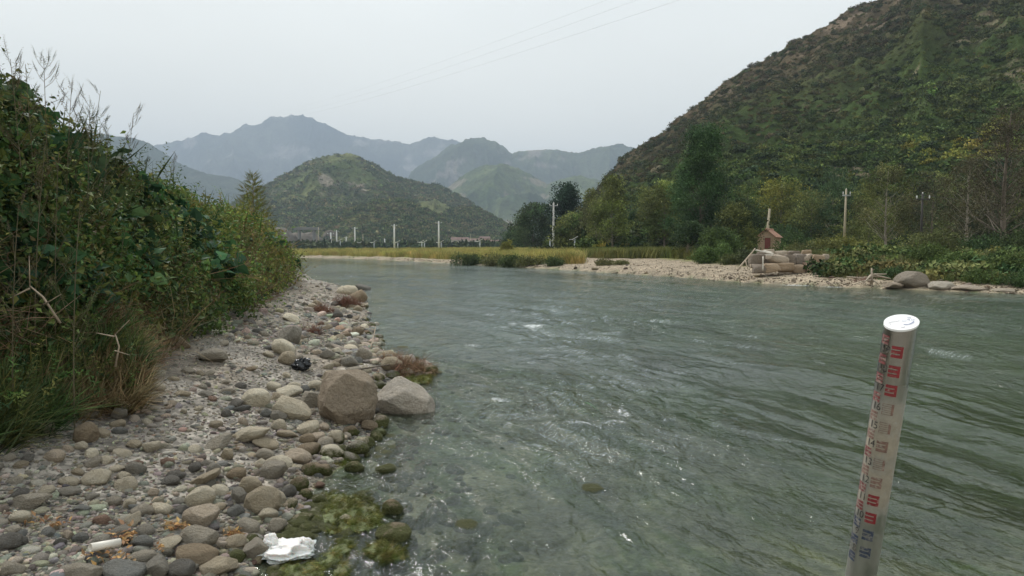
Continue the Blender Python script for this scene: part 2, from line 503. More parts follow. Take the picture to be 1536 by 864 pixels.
gravel = np.where(water, .5, np.where(sfg > 0, 1 - k[:, 0], 1 - smooth01((slg - 2.1) / .8)))
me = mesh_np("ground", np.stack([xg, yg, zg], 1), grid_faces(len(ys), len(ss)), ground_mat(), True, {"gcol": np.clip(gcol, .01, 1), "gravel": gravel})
tag(link("ground", me), kind='structure')

# ------------------------------------------------------------------ river
def water_mat():
    m, nt, b = newmat("river_water")
    out = nt.nodes["Material Output"]; nt.nodes.remove(b)
    ps = poscoord(nt)
    mp = N(nt, "ShaderNodeMapping"); mp.inputs["Rotation"].default_value = (0, 0, R(24)); mp.inputs["Scale"].default_value = (1.0, 0.5, 1)
    nt.links.new(ps, mp.inputs["Vector"])
    amp = attr(nt, "amp").outputs["Fac"]
    h = mathn(nt, 'ADD', mathn(nt, 'MULTIPLY', noise(nt, 3.2, 3, 0.6, mp.outputs[0], 0.5), 2.2),
              mathn(nt, 'ADD', mathn(nt, 'MULTIPLY', noise(nt, 9, 3, 0.6, mp.outputs[0], 0.8), .9), mathn(nt, 'MULTIPLY', noise(nt, 26, 3, 0.6, ps, .6), .28)))
    h = mathn(nt, 'MULTIPLY', h, amp)
    nrm = bump(nt, h, 1.0, 0.075)
    murk = attr(nt, "murk").outputs["Fac"]; wc = attr(nt, "gcol").outputs["Color"]; foam = attr(nt, "foam").outputs["Fac"]
    body = N(nt, "ShaderNodeBsdfDiffuse")
    vn = mapr(nt, noise(nt, 1.1, 4, .6, mp.outputs[0], 1.0), .3, .7, .75, 1.25)
    v = N(nt, "ShaderNodeVectorMath", operation='SCALE'); nt.links.new(wc, v.inputs[0]); nt.links.new(vn, v.inputs["Scale"])
    nt.links.new(v.outputs[0], body.inputs["Color"])
    tr = N(nt, "ShaderNodeBsdfTransparent"); tr.inputs["Color"].default_value = (.84, .93, .86, 1)
    m1 = N(nt, "ShaderNodeMixShader"); nt.links.new(murk, m1.inputs[0]); nt.links.new(tr.outputs[0], m1.inputs[1]); nt.links.new(body.outputs[0], m1.inputs[2])
    gl = N(nt, "ShaderNodeBsdfGlossy"); gl.inputs["Roughness"].default_value = 0.06; nt.links.new(nrm, gl.inputs["Normal"])
    gl.inputs["Color"].default_value = (.95, .97, .96, 1)
    fr = N(nt, "ShaderNodeFresnel"); fr.inputs["IOR"].default_value = 1.40; nt.links.new(nrm, fr.inputs["Normal"])
    m2 = N(nt, "ShaderNodeMixShader"); nt.links.new(fr.outputs[0], m2.inputs[0]); nt.links.new(m1.outputs[0], m2.inputs[1]); nt.links.new(gl.outputs[0], m2.inputs[2])
    fo = N(nt, "ShaderNodeBsdfDiffuse"); fo.inputs["Color"].default_value = (.82, .85, .84, 1)
    fn = mathn(nt, 'ADD', mathn(nt, 'MULTIPLY', noise(nt, 55, 4, .8, mp.outputs[0], 1.5), .6), mathn(nt, 'MULTIPLY', noise(nt, 14, 3, .7, mp.outputs[0], 1.5), .4))
    ff = mapr(nt, mathn(nt, 'ADD', fn, mathn(nt, 'MULTIPLY', foam, .30)), .73, .85, 0, .75)
    m3 = N(nt, "ShaderNodeMixShader"); nt.links.new(ff, m3.inputs[0]); nt.links.new(m2.outputs[0], m3.inputs[1]); nt.links.new(fo.outputs[0], m3.inputs[2])
    nt.links.new(m3.outputs[0], out.inputs["Surface"])
    return m
FOAM = [(800,489,60,7,1.0),(770,486,30,5,.8),(707,520,42,8,.9),(935,620,50,20,.82),(925,634,80,7,.85),(745,601,56,7,.85),(762,636,24,10,.9),(885,580,26,7,.8),
        (870,636,90,6,.95),(690,548,60,8,.5),(925,497,24,5,.7),(1230,545,30,5,.75),(1225,540,14,10,.7),(1000,600,80,20,.5),(1075,618,60,10,.65),(860,440,60,6,.5),(690,470,50,6,.4),(980,455,60,5,.5),(1100,500,60,6,.5),
        (1180,540,60,6,.5),(600,560,50,6,.4),(1420,470,60,5,.5),(1330,447,60,4,.8),(1290,440,40,3,.8),(1200,428,90,2.5,1.1),(1250,431,60,2.5,1.0),(1130,423,60,2,.8),(1000,480,90,8,.45),(840,560,60,10,.45)]
yw = np.concatenate([np.linspace(-6, 2.9, 14)[:-1], 1 / np.linspace(1 / 2.9, 1 / 150, 560), np.geomspace(156, 420, 14)])
sw = np.concatenate([-np.geomspace(6, .93, 14), np.linspace(-.9, .9, 470), np.geomspace(.93, 6, 14)])
Yw = np.repeat(yw[:, None], len(sw), 1); Xw = sw[None, :] * (np.abs(Yw) + .6)
xw, yww = Xw.ravel(), Yw.ravel()
zb, slw, sfw = ground_info(xw, yww)
def waves(x, y):
    ca, sa = math.cos(R(24)), math.sin(R(24))
    wx = x + .35 * vnoise(x * .8, y * .8, s=41); wy = y + .35 * vnoise(x * .8 + 9, y * .8, s=42)
    c = wx * ca + wy * sa; a = -wx * sa + wy * ca          # c across the current, a along it
    md_ = smooth01(.5 + 1.5 * fbm(c * .33, a * .13, o=2, s=71)); rt_ = smooth01((x - .18 * y) / 1.5) * smooth01((16 - y) / 6)
    fine_ = (.55 + 1.0 * md_) * (1 - .45 * rt_)
    h = (.034 + .03 * rt_) * fbm(c * 1.1, a * .36, o=2, s=51) - .034 * (ridged(c * 1.5, a * .55, o=2, s=55) - .5) - .017 * fine_ * (ridged(c * 4.0, a * 1.6, o=2, s=60) - .5) + .005 * fine_ * fbm(c * 13, a * 7, o=2, s=66)
    return h
hw = waves(xw, yww)
fade = np.interp(yww, [3, 6, 12, 25, 60, 150], [1.25, 1.6, 1.5, 1.1, .3, .0])
depthf = np.interp(-zb, [0, .08, .4], [.12, .3, 1])
hw = hw * fade * depthf
murk = 1 - np.exp(-np.clip(-zb, 0, 3) * np.interp(yww, [3, 5, 9], [1.0, 1.5, 2.6]))
murk = np.clip(murk, .12, 1)
foam = np.zeros(len(xw))
for (fx, fy, fw, fh, fs) in FOAM:
    g = on = ray(fx, fy); t = -CAM_H / g[2]; cx, cy_ = g[0] * t, g[1] * t
    wx = fw / 1000 * cy_ * .5; wyy = fh * cy_ * cy_ / 1700 * .6
    r2 = ((xw - cx) / wx) ** 2 + ((yww - cy_) / wyy) ** 2
    q = fs * np.exp(-r2); foam = np.maximum(foam, q)
    hw = hw + np.clip(q - .4, 0, 1) * .05 * (.6 + .8 * fbm(xw * 14, yww * 14, o=3, s=77)) * np.exp(-r2 * .5)
wcol = np.zeros((len(xw), 3))
w1 = fbm(xw * .5 + .2 * yww, yww * .22, o=4, s=81); w2 = fbm(xw * 2.2, yww * 1.1, o=4, s=85)
wcol[:] = np.array([.052, .074, .052]); wcol *= (1 + .25 * w1 + .2 * w2)[:, None]
near = np.exp(-np.clip(yww - 4, 0, None) / 3.0)
algae = smooth01((w2 + .35 * w1 + .06) * 2.6) * near
wcol = wcol * (1 - .6 * algae[:, None]) + np.array([.05, .085, .025]) * .6 * algae[:, None]
gp = at(1262, 850, 3.45)
ga = np.exp(-(((xw - gp[0] + .03) / .17) ** 2 + ((yww - 3.55) / .36) ** 2)) * smooth01(.5 + fbm(xw * 26 + yww * 14, yww * 5, o=3, s=88) * 2.2)
wcol = wcol * (1 - ga[:, None]) + np.array([.19, .22, .08]) * ga[:, None]
hill_refl = smooth01((xw - yww * .22) / 2.5)[:, None] * .8 * smooth01((18 - yww) / 9)[:, None]  # dark reflection of the right hillside, painted into the water's body colour
wcol = wcol * (1 - hill_refl) + np.array([.030, .046, .014]) * hill_refl
amp = np.interp(yww, [3, 6, 10, 20, 50, 120], [.40, .65, .85, .7, .42, .25]) * (.45 + .9 * smooth01(.5 + 1.4 * fbm(xw * .3 + .13 * yww, yww * .14, o=3, s=91))) * (1 - .35 * smooth01((xw - .18 * yww) / 1.5) * smooth01((16 - yww) / 6))
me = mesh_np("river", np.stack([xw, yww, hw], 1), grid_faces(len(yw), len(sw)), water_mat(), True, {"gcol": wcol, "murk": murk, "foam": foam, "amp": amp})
tag(link("river", me), kind='structure')

# ------------------------------------------------------------------ hills and mountains
def hill_mat(name, scale, bs):
    m, nt, b = newmat(name)
    c0 = attr(nt, "gcol").outputs["Color"]; ps = poscoord(nt)
    f = mathn(nt, 'MULTIPLY', mapr(nt, noise(nt, scale, 6, .7, ps), .3, .7, .55, 1.45), mapr(nt, noise(nt, scale * 6, 4, .7, ps), .3, .7, .7, 1.3))
    v = N(nt, "ShaderNodeVectorMath", operation='SCALE'); nt.links.new(c0, v.inputs[0]); nt.links.new(f, v.inputs["Scale"])
    nt.links.new(v.outputs[0], b.inputs["Base Color"])
    b.inputs["Roughness"].default_value = 1.0; b.inputs["Specular IOR Level"].default_value = 0.0
    nt.links.new(bump(nt, noise(nt, scale * 3, 6, .7, ps), .9, bs), b.inputs["Normal"])
    return m
def make_hill(name, prof, D0, D1, D2, nu, nv, seed, mat, colf, rough=.12, base=1.5, gully=.35, curve=1.0, gs=60.0, rnoise=1.0):
    prof = np.array(prof, float)
    pxs = np.linspace(prof[0, 0], prof[-1, 0], nu); pys = np.interp(pxs, prof[:, 0], prof[:, 1])
    u = np.arange(nu); nvb = nv // 4
    t = np.concatenate([np.linspace(0, 1, nv), 1 + np.linspace(0, 1, nvb + 1)[1:]])
    T, PX = np.meshgrid(t, pxs, indexing='ij'); PY = np.repeat(pys[None], len(t), 0)
    D = np.where(T <= 1, D0 + (D1 - D0) * T, D1 + (D2 - D1) * (T - 1))
    X = (PX - 768) / 1000 * D; Y = D
    dyr = -(PY - 432) / 1000
    H = CAM_H + (-SP + dyr * CP) / (CP + dyr * SP) * D1 - base      # true height of the ridge
    H = np.maximum(H, 0)
    prf = np.where(T <= 1, np.clip(T, 0, 1) ** curve, np.clip(2 - T, 0, 1) ** .8)
    ang = PX / 1000 * D1
    gl = ridged(ang / gs + .15 * fbm(D / gs, ang / gs, o=2, s=seed), D / (gs * 2.2) + seed, o=3, s=seed)
    env = np.clip(4 * T * (1 - T), 0, 1) * (T <= 1)
    Z = base + H * prf * (1 + gully * (gl - .62) * env) + H.max() * rough * fbm(X / gs * 1.7, Y / gs * 1.7, o=5, s=seed + 5) * env
    Z += rnoise * H.max() * .02 * (ridged(X / gs * 5, Y / gs * 5, o=5, s=seed + 9) - .6) * 1.2 * np.clip(H / (.15 * H.max() + 1e-6), 0, 1) * np.clip(T * 3, 0, 1)
    Z = np.where(T <= 0, base - 2.5, Z)
    V = np.stack([X.ravel(), Y.ravel(), Z.ravel()], 1)
    col = colf(X.ravel(), Y.ravel(), Z.ravel(), T.ravel(), gl.ravel(), PX.ravel())
    me = mesh_np(name, V, grid_faces(len(t), nu), mat, True, {"gcol": np.clip(col, .004, .9)})
    o = tag(link(name, me), kind='structure')
    return o, X, Y, Z, T, PX
def mtcol(a, b, rock, rk=.72, sc=.004):
    def f(X, Y, Z, T, gl, PX):
        n = smooth01(.5 + fbm(X * sc, Y * sc, Z * sc, o=5, s=5))[:, None]
        c = np.array(a) * (1 - n) + np.array(b) * n
        r = smooth01((fbm(X * sc * 2.5, Y * sc * 2.5, Z * sc * 4, o=5, s=15) - rk + .62) * 6 - 1.4)[:, None] * .8
        return c * (1 - r) + np.array(rock) * r
    return f
M_MT = hill_mat("far_mountain", .012, 20); M_MID = hill_mat("mid_hill", .05, 4); M_NEARH = hill_mat("hillside", .35, .6)
# farthest blue range
make_hill("mountain", [(-500,240),(60,235),(180,228),(240,218),(279,210),(305,199),(341,201),(354,197),(370,186),(393,187),(409,177),(435,173),(456,172),(472,177),(498,187),(524,202),(545,206),(560,208),(586,207),(617,216),(638,206),(659,206),(700,214),(760,235),(900,240),(1400,250)],
          3600, 5000, 6200, 800, 80, 11, M_MT, mtcol((.03,.045,.035),(.10,.11,.075),(.26,.24,.21), .66, .0022), .09, 2, .62, 1.0, 420, 1.6)
make_hill("mountain", [(-900,215),(-300,215),(60,205),(150,200),(209,207),(232,215),(253,231),(284,249),(315,260),(357,267),(378,275),(396,290),(440,330),(520,374)],
          1900, 2600, 3200, 500, 60, 23, M_MT, mtcol((.04,.06,.035),(.07,.085,.045),(.14,.13,.11), .75, .003), .07, 2, .5, 1.0, 230)
make_hill("mountain", [(560,330),(600,285),(623,251),(649,236),(675,218),(701,208),(727,207),(745,213),(768,228),(820,224),(867,228),(899,219),(930,215),(945,219),(1000,235),(1300,240)],
          2400, 3300, 4200, 600, 60, 31, M_MT, mtcol((.03,.05,.028),(.10,.12,.06),(.26,.23,.19), .64, .003), .09, 2, .6, 1.0, 260, 1.5)
make_hill("mountain", [(600,345),(640,305),(675,277),(701,257),(732,246),(763,246),(795,259),(820,276),(840,268),(870,262),(900,270),(1100,290)],
          1500, 2100, 2600, 420, 60, 37, M_MT, mtcol((.04,.07,.03),(.12,.145,.06),(.28,.24,.18), .64, .005), .09, 2, .6, 1.0, 150, 1.5)
rx = make_hill("hill", [(240,374),(300,340),(345,308),(395,280),(430,262),(470,240),(505,230),(530,230),(560,243),(590,262),(620,272),(660,279),(700,298),(730,323),(760,350),(800,374)],
          640, 1000, 1350, 260, 90, 43, M_MID, mtcol((.075,.10,.035),(.15,.16,.065),(.30,.25,.20), .66, .012), .05, 2, .45, .92, 75, 1.4)
rf = make_hill("hill", [(430,374),(480,338),(530,312),(570,300),(605,300),(650,318),(690,345),(730,374)],
          520, 640, 760, 140, 50, 47, M_MID, mtcol((.075,.09,.035),(.14,.135,.06),(.28,.22,.16), .66, .02), .05, 2, .35, .9, 40, 1.4)
rk2 = make_hill("hill", [(600,374),(640,335),(680,314),(715,311),(750,330),(790,360),(805,374)],
          600, 720, 860, 120, 40, 53, M_MID, mtcol((.055,.075,.03),(.10,.105,.045),(.27,.22,.17), .66, .02), .05, 2, .35, .9, 40, 1.4)
def rcol(X, Y, Z, T, gl, PX):
    n = fbm(X * .02, Y * .02, Z * .02, o=5, s=101); n2 = fbm(X * .09, Y * .09, Z * .09, o=4, s=105)
    up = smooth01((T - .36 + .30 * n) * 2.2)[:, None]
    low = np.array([.045, .066, .022]); high = np.array([.085, .068, .042])
    c = low * (1 - up) + high * up
    c = c * (1 + .45 * n2)[:, None]
    r = smooth01((n2 + .6 * n - .22) * 5)[:, None] * .65
    return c * (1 - r) + np.array([.20, .155, .115]) * r
RH = make_hill("hillside", [(820,374),(848,352),(872,322),(890,295),(905,272),(930,240),(1000,190),(1040,155),(1080,122),(1140,90),(1180,62),(1220,40),(1265,16),(1310,-4),(1400,-60),(1536,-130),(1700,-190),(2100,-260),(3000,-150)],
          82, 265, 420, 420, 190, 61, M_NEARH, rcol, .035, 1.6, .22, 1.02, 38, 1.0)
# ------------------------------------------------------------------ stones
import bmesh
def ico(sub):
    bm = bmesh.new(); bmesh.ops.create_icosphere(bm, subdivisions=sub, radius=1)
    V = np.array([v.co[:] for v in bm.verts]); F = np.array([[v.index for v in f.verts] for f in bm.faces]); bm.free()
    return V, F
ICO = {k: ico(k) for k in (1, 2, 3, 4, 5)}
def stone_shape(seed, sub, cuts=6, cutmin=.62, amp=.10, fine=.02, boxy=.0):
    r = np.random.default_rng(seed)
    V, F = ICO[sub]; V = V.copy()
    if boxy: V = np.sign(V) * np.abs(V) ** (1 - boxy); V /= np.abs(V).max()
    V = V * (1 + amp * fbm(V[:, 0] * 1.3 + seed, V[:, 1] * 1.3, V[:, 2] * 1.3, o=2, s=seed))[:, None]
    for _ in range(cuts):
        n = r.normal(size=3); n /= np.linalg.norm(n); d = r.uniform(cutmin, .92)
        q = V @ n - d; k = q > 0
        V[k] -= np.outer(q[k] * .88, n)
    if fine: V = V * (1 + fine * fbm(V[:, 0] * 5 + seed, V[:, 1] * 5, V[:, 2] * 5, o=3, s=seed + 3))[:, None]
    mx = np.abs(V).max(0); return V / mx, F
def stone_mesh(name, seed, sub, mat, **kw):
    V, F = stone_shape(seed, sub, **kw); return mesh_np(name, V, F, mat, True)
STONE_ME = [stone_mesh("stone_shape", 200 + i, 3, M_STONE, cuts=(4, 8, 12, 16)[i % 4], cutmin=(.68, .6, .52, .46)[i % 4], fine=.05, amp=.16) for i in range(12)]
MOSS_ME = [stone_mesh("mossy_stone_shape", 300 + i, 3, M_STONE_MOSS, cuts=7, cutmin=.65, fine=.05) for i in range(6)]
PEBS = proto_collection("pebble_kinds", [stone_mesh("peb", 400 + i, 2, M_PEB, cuts=(5, 9, 14)[i % 3], cutmin=.48, fine=0, amp=.18) for i in range(9)])
PEBM = proto_collection("mossy_kinds", [stone_mesh("pebm", 430 + i, 2, M_PEB_MOSS, cuts=6, cutmin=.6, fine=.04) for i in range(4)])

COLS = {'pale tan': (.45, .41, .34), 'tan': (.35, .305, .24), 'warm grey': (.31, .285, .25), 'grey': (.24, .228, .208), 'dark grey': (.13, .126, .12),
        'blue-grey': (.165, .17, .17), 'pinkish': (.39, .335, .28), 'reddish brown': (.22, .15, .12), 'brown': (.235, .19, .14), 'whitish': (.56, .52, .44)}
# traced from the photograph: px, py, width, height, colour, tilt, mossy, label
TR = [
 (385,596,46,32,'whitish',0,0,'whitish rounded stone with dark underside, left of the long tan cobble'),
 (436,612,66,38,'pale tan',-12,0,'long smooth tan cobble just left of the big brown boulder'),
 (377,649,70,24,'pale tan',12,0,'flat oblong tan stone tilted up to the right above the heap of cobbles'),
 (447,683,46,26,'pinkish',0,0,'pinkish white rounded stone beside the green algae rocks'),
 (411,703,42,34,'warm grey',20,0,'round warm grey stone below the pinkish white stone'),
 (299,742,48,36,'pale tan',10,0,'pale tan round stone, topmost of the column of large cobbles'),
 (305,771,64,42,'pinkish',0,0,'large pinkish tan cobble, second of the column of large cobbles'),
 (295,803,66,40,'warm grey',0,0,'wide grey cobble, third of the column of large cobbles'),
 (292,831,76,30,'brown',0,0,'long low brownish cobble lying below the wide grey cobble'),
 (182,854,74,44,'blue-grey',8,0,'big dark blue-grey stone at the bottom edge below the white tube'),
 (272,853,48,34,'dark grey',0,0,'dark grey rounded stone at the bottom edge'),
 (236,850,52,38,'grey',0,0,'plain grey stone between the blue-grey and the dark grey ones'),
 (145,715,42,26,'pale tan',0,0,'lone pale flat stone on the dark gravel patch'),
 (46,750,58,30,'warm grey',10,0,'wide grey slab stone near the left edge of the gravel'),
 (29,775,36,22,'whitish',0,0,'whitish flat pebble beside the wide grey slab'),
 (396,750,58,50,'tan',0,0,'big crusted tan stone in the middle of the cobble heap'),
 (356,709,30,20,'brown',0,0,'orange brown blocky stone in the cobble heap'),
 (306,716,58,18,'tan',20,0,'long narrow tan stone slanting up in the cobble heap'),
 (326,664,46,20,'warm grey',28,0,'long warm grey stone slanting under the flat oblong one'),
 (341,681,26,22,'tan',0,0,'small round tan stone right of the slanting grey one'),
 (398,681,32,24,'warm grey',0,0,'grey stone tucked left of the pinkish white stone'),
 (419,637,26,20,'pale tan',0,0,'pale round stone below the long smooth tan cobble'),
 (400,619,20,17,'blue-grey',0,0,'small blue-grey stone under the whitish rounded stone'),
 (417,622,28,20,'grey',0,0,'grey stone squeezed under the long tan cobble'),
 (465,597,30,34,'warm grey',0,0,'upright grey stone leaning on the left side of the big brown boulder'),
 (411,578,24,15,'whitish',0,0,'small whitish stone above the whitish rounded one'),
 (471,578,30,18,'whitish',15,0,'white wedge stone behind the big brown boulder'),
 (433,586,42,18,'whitish',0,0,'low white stone behind the long tan cobble'),
 (400,664,42,14,'tan',-20,0,'thin slab of stone slanting below the flat oblong stone'),
 (463,641,36,24,'pale tan',10,0,'crusted pale stone at the foot of the big brown boulder'),
 (553,637,28,20,'brown',0,0,'small brown stone wedged between the two boulders'),
 (436,501,40,40,'grey',0,0,'grey angular boulder above the black plastic bag'),
 (425,520,42,30,'whitish',-15,0,'white topped stone below the grey angular boulder'),
 (432,537,32,24,'tan',0,0,'round tan stone left of the black plastic bag'),
 (492,531,26,18,'grey',0,0,'dark faced grey stone right of the black plastic bag'),
 (524,541,26,20,'grey',0,0,'round grey stone with a pale band'),
 (528,519,20,15,'warm grey',0,0,'smooth grey stone above the round banded one'),
 (547,530,26,24,'warm grey',0,0,'warm grey round stone nearest the twig heap'),
 (505,473,20,18,'dark grey',0,0,'dark stone in front of the reddish dry weeds'),
 (537,444,28,24,'brown',0,0,'brown boulder at the water edge upstream'),
 (522,435,34,18,'pale tan',0,0,'pale flat boulder beside the brown boulder upstream'),
 (545,432,24,12,'dark grey',-20,0,'dark slanting stone, farthest large one on the near shore'),
 (436,476,28,15,'whitish',-20,0,'pale slanting stone above the grey angular boulder'),
 (584,545,42,24,'tan',0,0,'tan stone buried in the end of the twig heap'),
 (642,553,32,14,'brown',0,1,'brown weedy stone at the tip of the twig heap'),
 (621,538,15,8,'brown',0,1,'tiny mossy stone in the water behind the twig heap'),
 (604,524,20,6,'tan',0,1,'low mossy stone just breaking the water'),
 (570,511,20,9,'pale tan',0,1,'yellowish weedy stone in the shallows upstream'),
 (261,510,52,26,'brown',-10,0,'brown grey rock at the foot of the thicket'),
 (317,532,46,24,'warm grey',-10,0,'half buried warm grey rock out on the gravel'),
 (128,648,38,38,'brown',-30,0,'upright brown rock left on the gravel below the grass'),
 (62,641,36,28,'warm grey',0,0,'grey rock under the overhanging grass'),
 (135,620,30,14,'grey',0,0,'low grey stone at the tip of the grass'),
 (506,655,30,26,'pale tan',0,1,'pale stone with a green foot below the big brown boulder'),
 (537,671,36,26,'grey',0,1,'dark green weedy stone at the water edge'),
 (498,676,38,22,'whitish',0,1,'pale grey flat stone between green algae rocks'),
 (461,657,24,18,'brown',0,1,'small rock wholly furred in green algae'),
 (462,672,36,20,'brown',0,1,'green algae rock above the pinkish white stone'),
 (468,702,32,22,'brown',0,1,'dark algae rock dripping at the pool edge'),
 (488,704,28,20,'brown',0,1,'olive algae rock in the pool corner'),
 (532,700,32,20,'brown',0,1,'flat algae rock in the pool, right of the olive one'),
 (527,646,26,18,'brown',0,1,'moss covered rock in the shade of the big boulder'),
 (478,727,20,11,'reddish brown',0,0,'small pink brown stone on the algae rocks'),
 (433,736,24,22,'dark grey',0,0,'dark round stone beside the algae rocks'),
 (450,725,30,26,'brown',0,1,'brown rock with algae above the dark round stone'),
 (460,742,26,22,'brown',0,1,'algae rock left of the rock in the pool corner'),
 (480,752,26,24,'warm grey',0,1,'weedy rock on the edge of the still pool'),
 (588,775,36,34,'brown',0,1,'moss topped rock standing in the water'),
 (592,815,60,34,'brown',0,1,'wide mossy rock in the water below the moss topped one'),
 (518,786,28,22,'pale tan',0,0,'pale cream stone resting on the algae mat'),
 (416,786,34,28,'warm grey',20,0,'smooth grey stone left of the still pool'),
 (386,822,44,44,'warm grey',0,0,'rough crusted rock left of the white plastic bag'),
 (353,812,34,24,'tan',0,0,'yellowish stone with dry litter on it'),
 (373,788,38,30,'warm grey',0,0,'grey stone above the rough crusted rock'),
 (400,770,36,20,'pale tan',0,0,'pale broken stone below the big crusted tan one'),
 (353,766,28,22,'blue-grey',0,0,'blue-grey stone touching the large pinkish cobble'),
 (330,846,60,34,'tan',0,0,'wide tan stone at the bottom edge left of the white plastic bag'),
 (357,742,26,34,'grey',20,0,'small upright grey stone in the cobble heap'),
 (328,735,30,24,'whitish',0,0,'bright whitish stone right of the topmost large cobble'),
 (372,727,44,30,'tan',0,0,'tan stone under the orange brown blocky one'),
 (120,855,70,30,'warm grey',0,0,'grey slab at the bottom edge left of the blue-grey stone'),
 (152,812,34,24,'grey',0,0,'round grey stone above the white tube'),
 (90,812,22,16,'dark grey',0,0,'dark round stone left of the round grey one'),
 (20,850,38,26,'warm grey',0,0,'grey stone in the bottom left corner'),
 (12,812,40,30,'dark grey',0,0,'dark stone cut by the left edge low down'),
 (32,810,20,18,'dark grey',0,0,'dark stone next to the one cut by the left edge'),
 (212,812,36,22,'blue-grey',0,0,'blue-grey cobble beside the round grey one'),
 (250,815,46,18,'pale tan',12,0,'tan slanting stone leaning on the wide grey cobble'),
 (216,834,40,24,'warm grey',0,0,'flat warm grey stone right of the white tube'),
 (228,668,26,20,'pale tan',0,0,'pale oval stone in the middle of the gravel'),
 (200,665,24,14,'tan',0,0,'flat tan pebble left of the pale oval stone'),
 (180,620,34,22,'grey',15,0,'grey angular stone near the lower edge of the grass'),
 (238,580,22,14,'whitish',0,0,'whitish round stone right of the grass'),
 (212,593,22,16,'warm grey',0,0,'warm grey stone next to the whitish round one'),
 (252,691,22,14,'reddish brown',0,0,'reddish stone on the gravel'),
 (207,693,16,9,'reddish brown',0,0,'small brick red pebble on the gravel'),
 (700,814,44,16,'brown',0,1,'flat brown rock just under the water in front'),
 (890,770,44,10,'pinkish',0,1,'pinkish rock showing through the water'),
 (579,708,34,16,'brown',0,1,'drowned stone breaking the water right of the pool'),
 (560,615,20,12,'dark grey',0,0,'dark stone in the gap between the boulders'),
]
def place_stone(px, py, w, h, me, col, tilt=0, label=None, zoff=None):
    g = on_ground(px, py + h * .34)
    D = g[1]; sw_ = w / 1000 * D / 2
    sh = h / 1000 * D / 2 * 1.04
    o = link("boulder" if w > 75 else "stone", me)
    yy = g[1] + .0 * sw_
    o.location = (g[0], yy, max(g[2], -.03) + sh * .5)
    o.rotation_euler = (random.uniform(-.2, .2), R(-tilt), random.uniform(-.3, .3))
    o.scale = (sw_, sw_ * random.uniform(.7, .95), sh)
    c = np.array(COLS[col]) * np.array([1.45, 1.42, 1.32]) * math.exp(random.gauss(0, .06)); o.color = (*c, 1)
    return o
taken = []
for i, (px, py, w, h, col, tilt, mo, lab) in enumerate(TR):
    me = MOSS_ME[i % 6] if mo else STONE_ME[(i * 5) % 12]
    if w > 45 or h > 30:        # the large ones have a shape of their own
        me = stone_mesh("large_stone_shape", 500 + i, 4, M_STONE_MOSS if mo else M_STONE, cuts=(6, 10, 14)[i % 3], cutmin=.56, fine=.05, amp=.14)
    o = place_stone(px, py, w, h, me, col, tilt)
    tag(o, lab, "stone", "large stones on the near shore")
    taken.append((o.location.x, o.location.y, o.scale.x))

def cut_rock(name, seed, planes, sub=5, fine=.03, amp=.06, mat=None, soft=.9, extra=22):
    r_ = np.random.default_rng(seed); planes = planes + [(r_.normal(size=3), r_.uniform(.90, 1.04)) for _ in range(extra)]
    V, F = ICO[sub]; V = V.copy() * 1.25
    V *= (1 + amp * fbm(V[:, 0] * 1.1 + seed, V[:, 1] * 1.1, V[:, 2] * 1.1, o=2, s=seed))[:, None]
    for (n, d) in planes:
        n = np.array(n, float); n /= np.linalg.norm(n)
        q = V @ n - d - .03 * fbm(V[:, 0] * 3, V[:, 1] * 3, V[:, 2] * 3, o=3, s=seed + 1); k = q > 0
        V[k] -= np.outer(q[k] * soft, n)
    V *= (1 + fine * fbm(V[:, 0] * 4 + seed, V[:, 1] * 4, V[:, 2] * 4, o=5, s=seed + 3))[:, None]
    V *= (1 - .06 * np.clip(ridged(V[:, 0] * 1.3, V[:, 1] * 1.3, V[:, 2] * 2.6, o=2, s=seed + 7) - .86, 0, 1) * 6)[:, None]
    return mesh_np(name, V, F, mat, True)
# big brown boulder
me = cut_rock("brown_boulder", 3, [((0,0,1),.95),((0,0,-1),.95),((-1,-.2,.25),.90),((1,-.15,.1),.92),((.15,-1,.25),.86),((.75,-.3,.8),.98),((-.6,-.4,.8),1.02),((.75,-.5,-.5),1.0),((-.7,-.5,-.75),.94),((.2,-.8,-.6),.96),((0,1,0),.8)], fine=.06, amp=.10, soft=.85, mat=M_STONE)
g = on_ground(518, 633); s = 83 / 1000 * g[1] / 2
o = link("boulder", me); o.location = (g[0], g[1] + s * .5, at(518, 600, g[1] + s * .4)[2]); o.scale = (s * 1.08, s * .95, s * 1.08); o.rotation_euler = (R(-4), R(3), R(12)); o.color = (.40, .33, .25, 1)
tag(o, "big blocky brown boulder at the water's edge", "boulder"); taken.append((o.location.x, o.location.y, s))
# pale wedge boulder
me = cut_rock("pale_boulder", 9, [((.42,-.25,.85),.60),((-.75,-.3,.6),.72),((0,-1,-.35),.62),((0,0,-1),.72),((-1,0,-.2),.92),((1,-.3,.2),.98),((.3,-.9,.45),.62),((0,1,.2),.7),((-.2,-.5,.85),.64)], fine=.07, amp=.12, extra=40, mat=M_STONE)
D = 6.85; s = 90 / 1000 * D / 2
o = link("boulder", me); o.location = (px_x(600, D), D + .1, at(600, 607, D)[2]); o.scale = (s * 1.05, s * .85, s * .82); o.rotation_euler = (0, R(6), R(-8)); o.color = (.52, .47, .40, 1)
tag(o, "pale wedge-shaped boulder sloping down into the river", "boulder"); taken.append((o.location.x, o.location.y, s))

